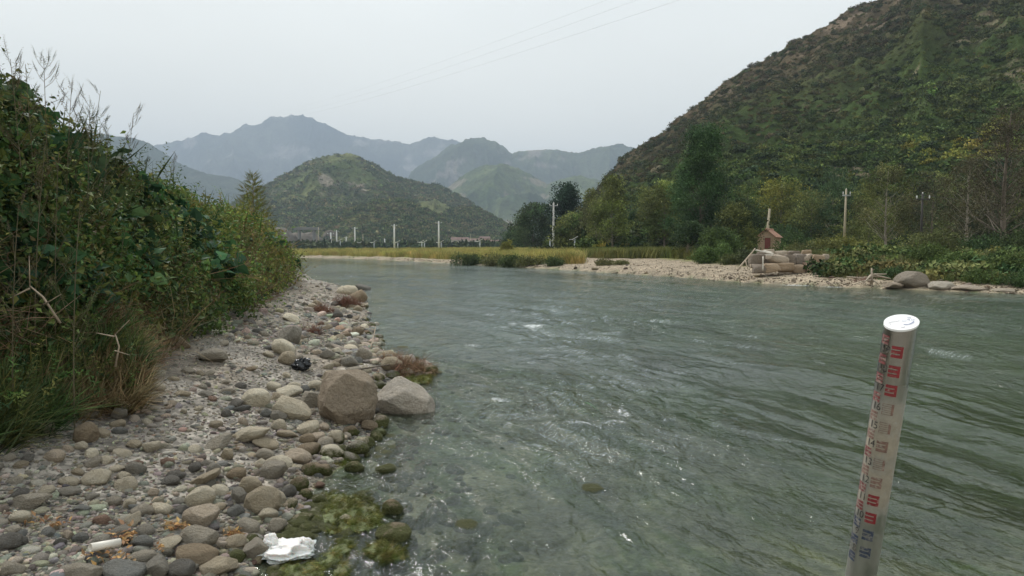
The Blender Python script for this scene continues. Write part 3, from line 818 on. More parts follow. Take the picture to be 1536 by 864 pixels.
# a further set of cobbles, each an object of its own
taken = [t for t in taken]
cand = []
n_try = 0
LAND = [("the big brown boulder", 518, 600), ("the white plastic bag", 430, 820), ("the black plastic bag", 453, 547), ("the white tube", 157, 832),
        ("the reddish dry weeds", 515, 465), ("the twig heap", 600, 555), ("the grass tip", 190, 560), ("the upright brown rock", 128, 648), ("the topmost large cobble", 299, 742), ("the half buried grey rock", 317, 532)]
LANDW = [(n_, on_ground(x_, y_)) for n_, x_, y_ in LAND]
shapes = ['rounded', 'angular', 'blocky', 'broken']
while len(cand) < 210 and n_try < 9000:
    n_try += 1
    y = 1 / random.uniform(1 / 22, 1 / 3.3)
    x = random.uniform(-.85, -.1) * y
    z_, sl_, _ = ground_info([x], [y]); sl_ = sl_[0]
    if not (-.05 < sl_ < 2.3): continue
    edge = math.exp(-max(sl_ - .3, 0) / .6)
    if random.random() > .10 + .9 * edge: continue
    r_ = (random.uniform(.035, .065) + .045 * edge * random.random()) * (.75 + y / 16)
    if any((x - a) ** 2 + (y - b) ** 2 < (r_ * .85 + c * .8) ** 2 for a, b, c in taken): continue
    taken.append((x, y, r_)); cand.append((x, y, float(z_[0]), sl_, r_))
cn = list(COLS)
rank = {}
for (x, y, z_, sl_, r_) in cand:
    col = random.choices(cn, [.18, .2, .2, .14, .06, .05, .07, .03, .05, .06])[0]
    mo = sl_ < .16
    k = random.randrange(12)
    me = MOSS_ME[k % 6] if mo else STONE_ME[k]
    o = link("cobble", me)
    flat = random.uniform(.5, .85)
    o.location = (x, y, z_ + r_ * flat * .25); o.scale = (r_ * random.uniform(.95, 1.25), r_ * random.uniform(.75, 1), r_ * flat)
    o.rotation_euler = (random.gauss(0, .2), random.gauss(0, .2), random.uniform(0, 6.28))
    c = np.array(COLS[col]) * np.array([1.42, 1.38, 1.28]) * math.exp(random.gauss(0, .12)); o.color = (*c, 1)
    ln, lw = min(LANDW, key=lambda t: (t[1][0] - x) ** 2 + (t[1][1] - y) ** 2)
    key = (col + (" mossy" if mo else " " + shapes[k % 4]) + " cobble", ln, math.hypot(lw[0] - x, lw[1] - y))
    tag(o, cat="cobble", group="cobbles on the near shore")
    rank.setdefault((key[0], ln), []).append((key[2], len(rank), id(o), o))
ORD = ['', 'nearest', 'second nearest', 'third nearest', 'fourth nearest', 'fifth nearest', 'sixth nearest', 'seventh nearest', 'eighth nearest', 'ninth nearest', 'tenth nearest', 'eleventh nearest', 'twelfth nearest', 'thirteenth nearest', 'fourteenth nearest']
for (kn, ln), os_ in rank.items():
    os_.sort(key=lambda t: t[0])
    for i, (_a, _b, _c, o) in enumerate(os_, 1):
        o['label'] = f"{kn}, {ORD[min(i, 14)]} of its kind to {ln}"

# pebbles and shingle nobody could count
def shingle(name, n, yr, smin, smax, slr, label, dens=None, coll=PEBS, cols=None, flat=(.45, .8), sink=.12, xr=(-.95, .02), inv=True, sd='l', pw=1.7, skew=0):
    if inv: y = 1 / rng.uniform(1 / yr[1], 1 / yr[0], n)
    else: y = rng.uniform(yr[0], yr[1], n)
    x = rng.uniform(xr[0], xr[1], n) * (y + .3)
    z, sl, sf = ground_info(x, y); s_ = sl if sd == 'l' else sf
    k = (s_ > slr[0]) & (s_ < slr[1])
    if dens is not None: k &= rng.random(n) < dens(x, y, s_)
    x, y, z, s_ = x[k], y[k], z[k], s_[k]
    n = len(x); r = smin + (smax - smin) * rng.random(n) ** pw
    fl = rng.uniform(flat[0], flat[1], n)
    scl = np.stack([r * rng.uniform(.9, 1.4, n), r * rng.uniform(.7, 1, n), r * fl], 1)
    P = np.stack([x, y, z + r * fl * sink], 1)
    cols = cols or [COLS[c] for c in cn]
    t = (np.array([1.62, 1.64, 1.60]) if sd == 'l' else 1.0) * tints(n, cols, .25, None if len(cols) != 10 else [.14, .2, .26, .22, .06, .03, .02, .01, .04, .02])
    o = scatter(name, coll, P, rrot(n, .22), scl, rng.integers(0, len(coll.objects), n), t)
    return tag(o, label, kind='stuff')
bare = lambda x, y, s: np.clip(.35 + 1.3 * smooth01(.5 + 1.3 * fbm(x * .9, y * .9, o=3, s=133)), 0, 1)
big = lambda x, y, s: np.clip(.05 + 1.3 * np.exp(-np.clip(s - .15, 0, 9) / .42) + .22 * smooth01(fbm(x * 1.1, y * 1.1, o=2, s=135) * 3), 0, 1)
shingle("pebbles", 60000, (2.6, 9), .006, .019, (.0, 3.1), "small grey and tan pebbles carpeting the near shore", bare)
shingle("pebbles", 8000, (2.6, 10), .018, .046, (-.05, 3.0), "fist-sized pebbles strewn over the near shore", big)
shingle("pebbles", 34000, (9, 46), .014, .045, (.0, 3.4), "gravel on the near shore farther upstream", bare)
shingle("pebbles", 5500, (9, 46), .05, .13, (-.05, 2.6), "cobbles lining the upstream water edge", big)
shingle("pebbles", 11000, (3, 12), .02, .085, (-2.6, -.02), "drowned stones on the shallow river bed", lambda x, y, s: np.clip(np.exp((s + .1) / .45) * (.5 + fbm(x * 1.5, y * 1.5, o=2, s=191)), .03, 1), PEBM, [(.26,.245,.19),(.17,.17,.11),(.34,.31,.25),(.22,.19,.15)], sink=.1)
farc = [(.26,.21,.145), (.21,.17,.12), (.31,.26,.19), (.15,.125,.09), (.24,.18,.12)]
shingle("shingle", 52000, (24, 80), .014, .055, (-.05, 15), "tan shingle of the far gravel beach", lambda x, y, s: np.where(x > 2.5, np.clip(1.15 - s / 15, 0, 1), s < 2.8), cols=farc, xr=(-.3, .95), sd='f', pw=2.4)
shingle("shingle", 9000, (60, 150), .04, .12, (-.05, 2.6), "pale shingle strip along the far water edge", None, cols=farc, xr=(-.4, .1), sd='f')
shingle("shingle", 800, (24, 60), .08, .26, (-.1, 4.5), "larger stones scattered on the far beach", lambda x, y, s: np.exp(-np.abs(s - .8) / 1.2), cols=farc, xr=(-.05, .95), sd='f', pw=2.5)
# boulders on the far right bank
def far_rock(px, py, w, h, D, seed, col, lab, planes, sub=4, sy=.8):
    me = cut_rock("far_rock_shape", seed, planes, sub, mat=M_STONE)
    o = link("boulder", me); s = w / 1000 * D / 2; sh = h / 1000 * D / 2
    o.location = (px_x(px, D), D, at(px, py, D)[2]); o.scale = (s * 1.02, s * sy, sh * 1.1); o.color = (*col, 1); tag(o, lab, "boulder"); return o
dome = [((0,0,-1),.7),((-1,0,.3),.95),((1,0,.2),.98),((.3,-.8,.5),.95),((0,0,1),.97)]
far_rock(1368, 421, 47, 26, 28.6, 71, (.27,.235,.19), "large domed grey boulder on the far water edge", dome)
far_rock(1414, 429, 34, 13, 27.6, 73, (.46,.42,.35), "low pale boulder right of the domed grey one", dome)
far_rock(1452, 432, 40, 8, 27.0, 75, (.40,.34,.27), "flat tan rock ledge along the far right shore", dome)
far_rock(1343, 428, 26, 9, 28.5, 76, (.38,.32,.25), "low tan rock at the left foot of the domed boulder", dome)
far_rock(1510, 436, 44, 7, 26.4, 78, (.38,.33,.26), "long flat rock at the far right edge of the shore", dome)
far_rock(1237, 388, 8, 9, 40, 79, (.42,.38,.33), "small pale boulder beside the ruined wall", dome)
# ------------------------------------------------------------------ foliage kinds
def leafset(name, specs, mat, shape='ovate'):
    """specs: list of (pos, dir, up, length, width, shade)"""
    V = []; F = []; lv = []
    for (p, d, u, ln, wd, sh) in specs:
        p = np.asarray(p, float); d = np.asarray(d, float); d = d / (np.linalg.norm(d) + 1e-9)
        u = np.asarray(u, float); s = np.cross(d, u); s /= (np.linalg.norm(s) + 1e-9); u = np.cross(s, d)
        b = len(V)
        if shape == 'ovate':
            q = [p, p + d * ln * .4 + s * wd * .5 + u * wd * .12, p + d * ln - u * ln * .12, p + d * ln * .4 - s * wd * .5 + u * wd * .12]
            V += q; F += [(b, b + 1, b + 2), (b, b + 2, b + 3)]; lv += [sh] * 4
        elif shape == 'heart':
            q = [p, p - d * ln * .16 + s * wd * .30 + u * .02 * wd, p + d * ln * .12 + s * wd * .52 + u * wd * .10, p + d * ln * .55 + s * wd * .40 + u * wd * .06, p + d * ln - u * ln * .16,
                 p + d * ln * .55 - s * wd * .40 + u * wd * .06, p + d * ln * .12 - s * wd * .52 + u * wd * .10, p - d * ln * .16 - s * wd * .30 + u * .02 * wd, p + d * ln * .5 - u * .03 * ln]
            V += q; F += [(b, b+1, b+2), (b, b+2, b+8), (b+2, b+3, b+8), (b+3, b+4, b+8), (b+4, b+5, b+8), (b+5, b+6, b+8), (b+6, b, b+8), (b+6, b+7, b)]
            lv += [sh] * 9
        elif shape == 'blade':
            q = [p - s * wd * .5, p + s * wd * .5, p + d * ln * .5 + s * wd * .4 + u * ln * .02, p + d * ln * .5 - s * wd * .4 + u * ln * .02, p + d * ln - u * ln * .22]
            V += q; F += [(b, b+1, b+2), (b, b+2, b+3), (b+3, b+2, b+4)]; lv += [sh] * 5
    return mesh_np(name, np.array(V), np.array(F), mat, False, {"lv": np.array(lv)})
def rdir(r, up=0.0):
    d = r.normal(size=3); d[2] = d[2] + up; return d / np.linalg.norm(d)
def sprig(seed, n, rad, ln, wd, mat, shape='ovate', up=.2, flat=.6):
    r = np.random.default_rng(seed); S = []
    for _ in range(n):
        p = r.normal(size=3) * rad * np.array([1, 1, flat]) * .55
        d = rdir(r, up); u = rdir(r, 1.3)
        k = r.uniform(.65, 1.25); S.append((p, d, u, ln * k, wd * k, r.uniform(.65, 1.4)))
    return leafset("sprig", S, mat, shape)
def twig(seed, mat, n=24, L_=.42, ln=.075, wd=.026, up=.45):
    r = np.random.default_rng(seed); S = []; bend = r.normal(size=2) * .12
    for i in range(n):
        t = (i + .5) / n; p = np.array([bend[0] * t * t, bend[1] * t * t, t * L_])
        a = i * 2.4; d = np.array([math.cos(a), math.sin(a), up * (0.3 + t * .8)])
        k = (1 - .55 * t) * r.uniform(.8, 1.2); S.append((p, d, (0, 0, 1), ln * k, wd * k, r.uniform(.7, 1.35)))
    S.append(((0, 0, 0), (bend[0], bend[1], 1), (1, 0, 0), L_ * 1.02, .006, .7))
    return leafset("twig", S, mat)
def tuft(seed, mat, n=30, ln=.45, wd=.009, spread=.5, base=.05):
    r = np.random.default_rng(seed); S = []
    for i in range(n):
        p = np.append(r.normal(size=2) * base, 0); a = r.uniform(0, 6.28); q = r.uniform(.1, 1) * spread
        d = np.array([math.cos(a) * q, math.sin(a) * q, 1]); k = r.uniform(.5, 1.15)
        S.append((p, d, (-math.cos(a), -math.sin(a), .6), ln * k, wd, r.uniform(.65, 1.4)))
    return leafset("tuft", S, mat, 'blade')
def blob(seed, n, leaf, mat, flat=.75):
    """a whole small shrub: leaf clumps over a lumpy dome"""
    r = np.random.default_rng(seed); S = []
    lumps = [(r.normal(size=3) * .38, r.uniform(.35, .6)) for _ in range(7)]
    for _ in range(n):
        c, q = lumps[r.integers(7)]; v = rdir(r, .35)
        p = c * np.array([1, 1, .6]) + v * q * r.uniform(.75, 1.05) + np.array([0, 0, .25]); p[2] = abs(p[2]) * flat
        S.append((p, rdir(r, .2), v + r.normal(size=3) * .3, leaf * r.uniform(.6, 1.3), leaf * .7, r.uniform(.55, 1.45)))
    return leafset("shrub_blob", S, mat)
K_FINE = proto_collection("fine_sprigs", [sprig(10 + i, 34, .16, .045, .022, M_LEAF) for i in range(4)])
K_MED = proto_collection("medium_sprigs", [sprig(20 + i, 20, .17, .075, .045, M_LEAF) for i in range(4)])
K_VINE = proto_collection("vine_sprigs", [sprig(30 + i, 7, .16, .12, .115, M_LEAF, 'heart', -.2, .5) for i in range(4)])
K_TWIG = proto_collection("mugwort_twigs", [twig(40 + i, M_LEAF) for i in range(4)])
K_TUFT = proto_collection("grass_tufts", [tuft(50 + i, M_LEAF, 34, .42, .010, .8) for i in range(4)])
K_REED = proto_collection("reed_tufts", [tuft(55 + i, M_LEAF_FAR, 60, 1.3, .05, .25, .45) for i in range(3)])
K_TREE = proto_collection("tree_sprigs", [sprig(60 + i, 16, .42, .20, .13, M_LEAF_FAR) for i in range(4)])
K_BLOB = proto_collection("hill_shrubs", [blob(70 + i, 150, .30, M_LEAF_FAR) for i in range(5)])
K_BLOBC = proto_collection("coarse_shrubs", [blob(80 + i, 50, .55, M_LEAF_FAR) for i in range(4)])
K_DRY = proto_collection("dry_stalks", [tuft(90 + i, M_LEAF, 16, .5, .007, 1.2, .04) for i in range(3)])

# ------------------------------------------------------------------ hillsides
def veg_on_hill(H, n, coll, smin, smax, colf, name, label, tr=(0.0, 1.05), dens=None, squash=(.7, 1.1)):
    o, X, Y, Z, T, PX = H
    nr, nc = X.shape
    A = np.array(X[:-1, :-1]); dx = np.hypot(X[:-1, 1:] - A, 0); dy = np.abs(Y[1:, :-1] - Y[:-1, :-1])
    w = (dx * dy) * ((T[:-1, :-1] >= tr[0]) & (T[:-1, :-1] <= tr[1])) * ((Z[1:, :-1] > 2.0) | (Z[:-1, :-1] > 2.0))
    if dens is not None: w = w * dens(X[:-1, :-1], Y[:-1, :-1], Z[:-1, :-1], T[:-1, :-1])
    p = (w / w.sum()).ravel(); k = rng.choice(len(p), n, p=p); i, j = k // (nc - 1), k % (nc - 1)
    a, b = rng.random(n), rng.random(n)
    def q(M): return (M[i, j] * (1-a) * (1-b) + M[i, j+1] * a * (1-b) + M[i+1, j] * (1-a) * b + M[i+1, j+1] * a * b)
    x, y, z, t = q(X), q(Y), q(Z), q(T)
    s = smin + (smax - smin) * rng.random(n) ** 1.8
    scl = np.stack([s, s, s * rng.uniform(squash[0], squash[1], n)], 1)
    c = colf(x, y, z, t, n)
    ob = scatter(name, coll, np.stack([x, y, z - .05 * s], 1), rrot(n, .12), scl, rng.integers(0, len(coll.objects), n), c)
    return tag(ob, label, kind='stuff')
def hc(x, y, z, t, n):
    q = fbm(x * .03, y * .03, z * .03, o=4, s=111); up = smooth01((t - .26 + .28 * q) * 3.2)[:, None]
    g = tints(n, [(.030,.050,.016), (.040,.062,.018), (.055,.075,.022), (.024,.040,.018)], .25)
    h = 1.0 * tints(n, [(.050,.060,.026), (.068,.070,.034), (.036,.050,.022), (.085,.074,.042), (.056,.066,.030)], .25)
    y_ = tints(n, [(.17,.175,.035), (.13,.15,.035)], .15)
    c = g * np.array([1.4, 1.3, 1.25]) * (1 - up) + h * up
    yy = ((fbm(x * .07, y * .07, z * .07, o=2, s=117) > .28) & (t < .25) & (rng.random(n) < .55))[:, None]
    return np.where(yy, y_, c) * 1.28
dn = lambda X, Y, Z, T: np.clip(1.25 - T * .7, .35, 1) * (.35 + smooth01(.5 + 1.6 * fbm(X * .04, Y * .04, Z * .04, o=4, s=121)))
veg_on_hill(RH, 21000, K_BLOB, .6, 2.1, hc, "hillside_shrubs", "shrubs covering the steep right hillside", dens=dn)
veg_on_hill(RH, 26000, K_BLOB, .3, 1.1, lambda x, y, z, t, n: hc(x, y, z, t, n) * np.array([1.35, 1.2, 1.05]), "hillside_scrub", "low scrub between the shrubs of the right hillside")
veg_on_hill(RH, 9000, K_TREE, 1.5, 3.0, lambda x, y, z, t, n: hc(x, y, z, t, n) * .85, "hillside_wood", "wood at the foot of the right hillside", (0.0, .33), squash=(.9, 1.3))
mc_ = lambda x, y, z, t, n: 1.3 * tints(n, [(.075,.10,.035), (.095,.12,.042), (.14,.13,.06), (.05,.075,.03)], .25)
dm = lambda X, Y, Z, T: .12 + smooth01(.45 + 1.7 * fbm(X * .012, Y * .012, Z * .012, o=4, s=125))
veg_on_hill(rx, 11000, K_BLOBC, 1.6, 4.6, mc_, "hill_shrubs", "scrub covering the middle hill", dens=dm)
veg_on_hill(rf, 4500, K_BLOBC, 1.2, 3.8, mc_, "hill_shrubs", "scrub covering the low front hill", dens=dm)
veg_on_hill(rk2, 5000, K_BLOBC, 1.4, 3.8, mc_, "hill_shrubs", "scrub covering the low hill behind the village", dens=dm)

# ------------------------------------------------------------------ left bank thicket
def thicket_pts(n, yr, qmax, shell=.25):
    y = 1 / rng.uniform(1 / yr[1], 1 / yr[0], n)
    x = -rng.uniform(.25, 1.35, n) * (y + .5) - rng.uniform(0, 3, n)
    z, sl, _ = ground_info(x, y)
    edge = 2.45 + .35 * fbm(x * .9, y * .9, o=2, s=141)
    q = sl - edge
    k = (q > 0) & (q < qmax)
    x, y, z, q = x[k], y[k], z[k], q[k]
    top = np.interp(y, [0, 5.5, 7, 8.5, 10, 13, 20, 30, 38, 44, 48], [3.5, 3.65, 3.45, 3.1, 2.85, 2.75, 2.7, 2.8, 2.5, 1.9, 1.1])
    lump = .62 * fbm(x * .8, y * .8, o=3, s=145) + .15 * fbm(x * 2.2, y * 2.2, o=2, s=147)
    H = z + (top - z) * np.clip(q / (1.45 + .5 * fbm(x * .5, y * .5, o=2, s=149)), 0, 1) ** .55 * (1 + lump * .35)
    lo = z + .03
    f = 1 - shell * np.abs(rng.normal(0, 1, len(x))); f = np.where(rng.random(len(x)) < .25, rng.random(len(x)), f)
    zz = lo + (H - lo) * np.clip(f, 0, 1.05)
    return x, y, zz, q, H, z
def zone(x, y, z): return fbm(x * 1.1, y * 1.1, z * 1.1, o=3, s=151)
def put(name, coll, n, yr, qmax, sc, cols, label, sel=None, var=.22, tilt=.5, grow=True, shell=.25, tf=None):
    x, y, z, q, H, g = thicket_pts(n, yr, qmax, shell)
    zn = zone(x, y, z); k = np.ones(len(x), bool) if sel is None else sel(x, y, z, q, H, g, zn)
    x, y, z, q, H, g, zn = [a[k] for a in (x, y, z, q, H, g, zn)]
    m = len(x); s = rng.uniform(sc[0], sc[1], m) * (np.interp(y, [3, 8, 20, 45], [1, 1.15, 1.9, 2.8]) if grow else 1)
    t = tints(m, cols, var); dry = smooth01((fbm(x * .6, y * .6, z * .9, o=2, s=155) - .12) * 3)[:, None] * .35
    t = t * (1 - dry) + t.mean(1, keepdims=True) * np.array([1.25, 1.0, .45]) * dry
    if tf is not None: t = tf(x, y, z, t)
    o = scatter(name, coll, np.stack([x, y, z], 1), rrot(m, tilt), s, rng.integers(0, len(coll.objects), m), t)
    return tag(o, label, kind='stuff')
G_D = [(.072,.135,.036), (.050,.100,.038), (.090,.145,.036)]
G_O = [(.125,.145,.038), (.10,.135,.038), (.15,.15,.045), (.13,.115,.05)]
G_Y = [(.13,.14,.035), (.11,.13,.035), (.15,.14,.05)]
fary = lambda x, y, z, t: t * (1 + np.clip((y - 9) / 20, 0, 1)[:, None] * np.array([.95, .75, .2]))
put("thicket_foliage", K_MED, 26000, (3.2, 48), 3.2, (.7, 1.2), G_D + G_O[:2], "dense green shrub leaves of the left bank thicket", tf=fary)
put("thicket_foliage", K_FINE, 36000, (3.2, 48), 2.6, (.8, 1.4), G_D + G_O, "fine leaved weeds of the left bank thicket", tf=fary)
put("vine_leaves", K_VINE, 15000, (4.2, 30), 3.0, (.75, 1.25), [(.040,.098,.042), (.034,.080,.040), (.055,.12,.042)], "large heart-shaped vine leaves draped over the thicket",
    lambda x, y, z, q, H, g, zn: (zn > -.12) & (rng.random(len(x)) < np.interp(y, [5, 9, 14], [1, .8, .18])) & (z > 1.3 + .3 * zn) & (z > H - .5), tilt=.45, shell=.08)
put("dry_undergrowth", K_DRY, 6500, (3.3, 30), 1.6, (.8, 1.5), [(.20,.14,.08), (.16,.11,.06), (.13,.085,.05)], "dry brown stalks tangled at the foot of the thicket",
    lambda x, y, z, q, H, g, zn: (z < g + .8), tilt=.9)
put("thicket_foliage", K_TWIG, 4500, (3.3, 46), 2.6, (.7, 1.3), G_O + G_D, "leafy shoots standing out of the thicket", lambda x, y, z, q, H, g, zn: (z > H - .45), tilt=.45, shell=.1, tf=fary)
put("thicket_foliage", K_FINE, 9000, (16, 47), 1.8, (.8, 1.5), G_Y, "yellowish feathery shrubs at the far end of the thicket", None, tilt=.5)
# lush grass hanging over the gravel at lower left
def grassmass(n):
    u = rng.random(n); py = 440 + rng.random(n) * 180
    px = rng.uniform(-120, 215, n)
    d = np.stack([ray(a, b) for a, b in zip(px, py)])
    t = -(CAM_H - .75 ) / d[:, 2]; x = d[:, 0] * t; y = d[:, 1] * t
    x = rng.uniform(-6.2, -2.7, n); y = rng.uniform(2.6, 8.5, n)
    z, sl, _ = ground_info(x, y); e = sl - 1.85 - .35 * fbm(x * 1.2, y * 1.2, o=2, s=161)
    k = (e > 0) & (e < 1.5) & (y < 6.4) & (x < -.565 * y)
    x, y, z, e = x[k], y[k], z[k], e[k]
    z = z + np.clip(e, 0, .8) * .55 * rng.random(len(x)) ** .6
    return x, y, z, e
x, y, z, e = grassmass(7000); m = len(x)
rot = np.stack([rng.normal(.0, .45, m), rng.normal(.45, .4, m), rng.uniform(-.9, .9, m)], 1)
c = tints(m, [(.06,.095,.028), (.08,.115,.035), (.12,.13,.04), (.045,.075,.026)], .25)
dr = ((fbm(x * 1.3, y * 1.3, o=2, s=165) + np.clip(.55 - e, 0, 1) * .9 + (y > 5.6) * .3) > .5)[:, None]; c = np.where(dr, tints(m, [(.22,.16,.085), (.17,.13,.06)], .2), c)
tag(scatter("grass", K_TUFT, np.stack([x, y, z], 1), rot, rng.uniform(.55, 1.05, m), rng.integers(0, 4, m), c), "long grass hanging over the gravel at the foot of the thicket", kind='stuff')
x, y, z, e = grassmass(5200); m = len(x)
tag(scatter("grass_leaves", K_TWIG, np.stack([x, y, z + .08], 1), rrot(m, .6), rng.uniform(.5, .95, m), rng.integers(0, 4, m), tints(m, G_D + G_O[:1], .2)), "leafy herbs growing through the hanging grass", kind='stuff')

# stray weeds on the gravel (reddish dry weeds, twig heap)
def dryclump(px, py, w, h, n, cols, name, lab, cat, sc=.5):
    g = on_ground(px, py); s = w / 1000 * g[1] / 2
    x = g[0] + rng.normal(0, .45, n) * s; y = g[1] + rng.normal(0, .5, n) * s * 1.2
    z = gz(x, y); z = np.maximum(z, 0) + rng.random(n) * h / 1000 * g[1] * .5
    o = scatter(name, K_DRY, np.stack([x, y, z], 1), rrot(n, .9), rng.uniform(.5, 1.1, n) * sc, rng.integers(0, 3, n), tints(n, cols, .25), None, M_LEAF_T)
    return tag(o, lab, cat)
RED = [(.16,.075,.05), (.12,.06,.04), (.20,.11,.07)]
dryclump(522, 462, 40, 18, 130, RED, "dry_weed", "reddish brown dead weeds spilled between stones by the upstream water edge", "dead weeds", .75)
dryclump(485, 470, 26, 12, 60, RED, "dry_weed", "smaller clump of reddish dead weeds left of the larger one", "dead weeds", .6)
dryclump(472, 500, 26, 8, 30, RED, "dry_weed", "thin reddish dead weeds beside the grey angular boulder", "dead weeds", .5)
tan = [(.26,.17,.10), (.20,.125,.08), (.16,.10,.06)]
dryclump(612, 556, 62, 16, 150, tan, "twig_heap", "tangled heap of brown twigs washed up at the water edge", "twig heap", .5)
dryclump(585, 548, 40, 14, 60, tan, "twig_heap", "loose reddish twigs on the tan stone at the shore", "twig heap", .5)
dryclump(190, 548, 70, 60, 60, [(.30,.20,.11), (.24,.16,.09)], "dry_grass", "straw coloured dead grass at the tip of the green grass", "dead grass", .9)

# tall mugwort standing against the sky
M_MUG = simple("mugwort_stem", (.10, .085, .045), .8, .2, 6, 0)
def mugwort(base, topz, lean, seed, col):
    r = random.Random(seed); root = empty("mugwort", base); h = topz - base[2]
    mb = MB(); pts = []
    for i in range(9):
        t = i / 8; pts.append((lean[0] * t * t, lean[1] * t * t, h * t))
    mb.tube(pts, [.005 * (1 - .8 * i / 8) + .001 for i in range(9)], 5)
    P = []; Rr = []; S = []
    for i in range(int(9 * h)):
        t = r.uniform(.3, 1); p = Vector((lean[0] * t * t, lean[1] * t * t, h * t)); a = r.uniform(0, 6.28); ln = (1.15 - t) * .55 * r.uniform(.5, 1.1) + .08
        q = p + Vector((math.cos(a) * ln * .6, math.sin(a) * ln * .6, ln * .8))
        mb.tube([p, (p + q) / 2 + Vector((0, 0, -.02)), q], [.002, .0015, .001], 4)
        for k in range(2):
            P.append(p.lerp(q, .3 + .35 * k)); Rr.append((r.gauss(0, .3) , .55, a)); S.append(r.uniform(.2, .36))
    me = mb.build("stem", M_MUG, root)
    n = len(P)
    o = scatter("leaves", K_TWIG, np.array([p[:] for p in P]), np.array(Rr), np.array(S), rng.integers(0, 4, n), tints(n, [col], .15), root, M_LEAF_T)
    return root
MUG = [(14,88,5.6),(38,96,5.8),(72,92,6.0),(100,120,6.2),(128,146,6.6),(148,135,7.0),(60,215,5.2),(98,230,5.4),(120,300,4.9),(200,170,8.8),(214,235,9.3),(236,262,9.8),(30,310,4.6),(180,340,6.8),(165,200,7.2),(262,240,11)]
order = sorted(range(len(MUG)), key=lambda i: MUG[i][0])
mlab = {0:"tall stalk at the left edge of the picture",1:"tall stalk second along the skyline from the left",2:"bushy stalk topping the crest of the thicket",3:"stalk just right of the bushiest crest stalk",4:"stalk where the crest begins to fall",5:"stalk leaning out over the falling crest",6:"brown stalk in front of the dark vines, high",7:"pale seedy stalk before the dark vines",8:"low pale stalk before the vines",9:"bare branching stalk against the sky beside the mountain foot",10:"stalk right under the bare branching one",11:"thin stalk touching the mountain outline",12:"low olive stalk near the left edge",13:"stalk rising from the middle of the thicket",14:"stalk arching right from the dark vines",15:"last thin stalk on the crest before the low shrubs"}
for i, (px, py, D) in enumerate(MUG):
    p = at(px, py, D); b = (p[0] - .1, p[1], gz(p[0], p[1]) - .02)
    lx = random.uniform(0, .45) if px > 90 else random.uniform(-.1, .2)
    root = mugwort((p[0] - lx, p[1], b[2]), p[2], (lx, random.uniform(-.1, .1)), i, (.075,.085,.03) if i % 3 else (.11,.09,.05))
    tag(root, "mugwort plant, " + mlab[i], "mugwort", "mugwort plants along the left bank")
# ------------------------------------------------------------------ trees: tapered trunk with limbs, crown of leaf sprays
def tree(kind, px, top, D, width, col, label, seed, prof, trunk=M_BARK, ncl=26, per=16, base=None, cb=.15, lean=0.0, tr_r=None, spr=.11, leaf=1.0, group="trees beyond the river", gap=.0, cols=None):
    r = random.Random(seed); g = np.random.default_rng(seed)
    x = px_x(px, D); z0 = gz(x, D) - .1 if base is None else base
    ht = hz(top, D) - z0; W = width / 1000 * D / 2 * 1.22
    root = empty(kind, (x, D, z0)); tr_r = tr_r or ht * .016
    mb = MB(); pts = []; n = 10
    bx, by = r.uniform(-.02, .02) * ht, r.uniform(-.02, .02) * ht
    def tp(t): return Vector((lean * ht * t + bx * math.sin(t * 3), by * math.sin(t * 4), ht * t * .96))
    mb.tube([tp(i / n) for i in range(n + 1)], [tr_r * (1 - .88 * i / n) * (1.35 if i == 0 else 1) for i in range(n + 1)], 7)
    P, S, C = [], [], []
    ccs = cols or [col]
    for c in range(ncl):
        t = cb + (1 - cb) * ((c + r.random()) / ncl); rad = W * float(np.interp(t, [k[0] for k in prof], [k[1] for k in prof]))
        a = c * 2.39996 + r.uniform(-.6, .6); q = rad * math.sqrt(r.uniform(.25, 1.0)) * .85
        cc = tp(t) + Vector((math.cos(a) * q, math.sin(a) * q, 0))
        tb = max(t - .10 - q / ht * .5, cb * .6); pb = tp(tb)
        mid = pb.lerp(cc, .5) + Vector((r.gauss(0, .02), r.gauss(0, .02), r.uniform(-.05, .02))) * ht
        rr = tr_r * .32 * (1 - t * .6)
        mb.tube([pb, mid, cc], [rr, rr * .6, rr * .25], 5)
        k = int(per * 1.3 * r.uniform(.5, 1.4)) if r.random() > gap else int(per * .15)
        sp = ht * spr * r.uniform(.6, 1.1)
        base_c = np.array(ccs[r.randrange(len(ccs))]) * 1.15 * math.exp(r.gauss(0, .24))
        pp = g.normal(0, 1, (k, 3)) * np.array([sp * .62, sp * .62, sp * .6]) + np.array(cc[:])
        pp[:, 2] = np.minimum(pp[:, 2], ht * 1.0)
        P += list(pp); C += list(base_c * np.exp(g.normal(0, .14, (k, 1)))); S += list(g.uniform(.6, 1.05, k) * leaf)
        for _ in range(3):
            f_ = r.uniform(.3, .9); e0 = pb.lerp(cc, f_); e1 = e0 + Vector((r.gauss(0, 1), r.gauss(0, 1), r.uniform(.1, 1.2))) * sp * .7; mb.tube([e0, e0.lerp(e1, .5) + Vector((0, 0, .05 * sp)), e1], [rr * .35, rr * .2, rr * .1], 4, False)
    mb.build("trunk", trunk, root, smooth=True)
    n = len(P)
    scatter("crown", K_TREE, np.array(P), rrot(n, .5), np.array(S), g.integers(0, 4, n), np.array(C), root, M_LEAF_T)
    return tag(root, label, "tree", group)
RND = [(0,.35),(.2,.8),(.5,1),(.75,.85),(.95,.4),(1,.15)]
POP = [(0,.25),(.2,.7),(.4,1),(.7,.75),(.9,.4),(1,.12)]
COLM = [(0,.4),(.15,.8),(.5,1),(.8,.7),(1,.2)]
DKG = (.045,.078,.032); OLV = (.105,.12,.038); YGR = (.15,.185,.052); MID = (.075,.115,.035)
tree("round_tree", 800, 308, 150, 58, DKG, "rounded dark green tree, leftmost of the far trees, left of the white pole", 1, RND, ncl=34, per=22, spr=.16, leaf=2.3, cb=.12, cols=[DKG, (.05,.07,.03)])
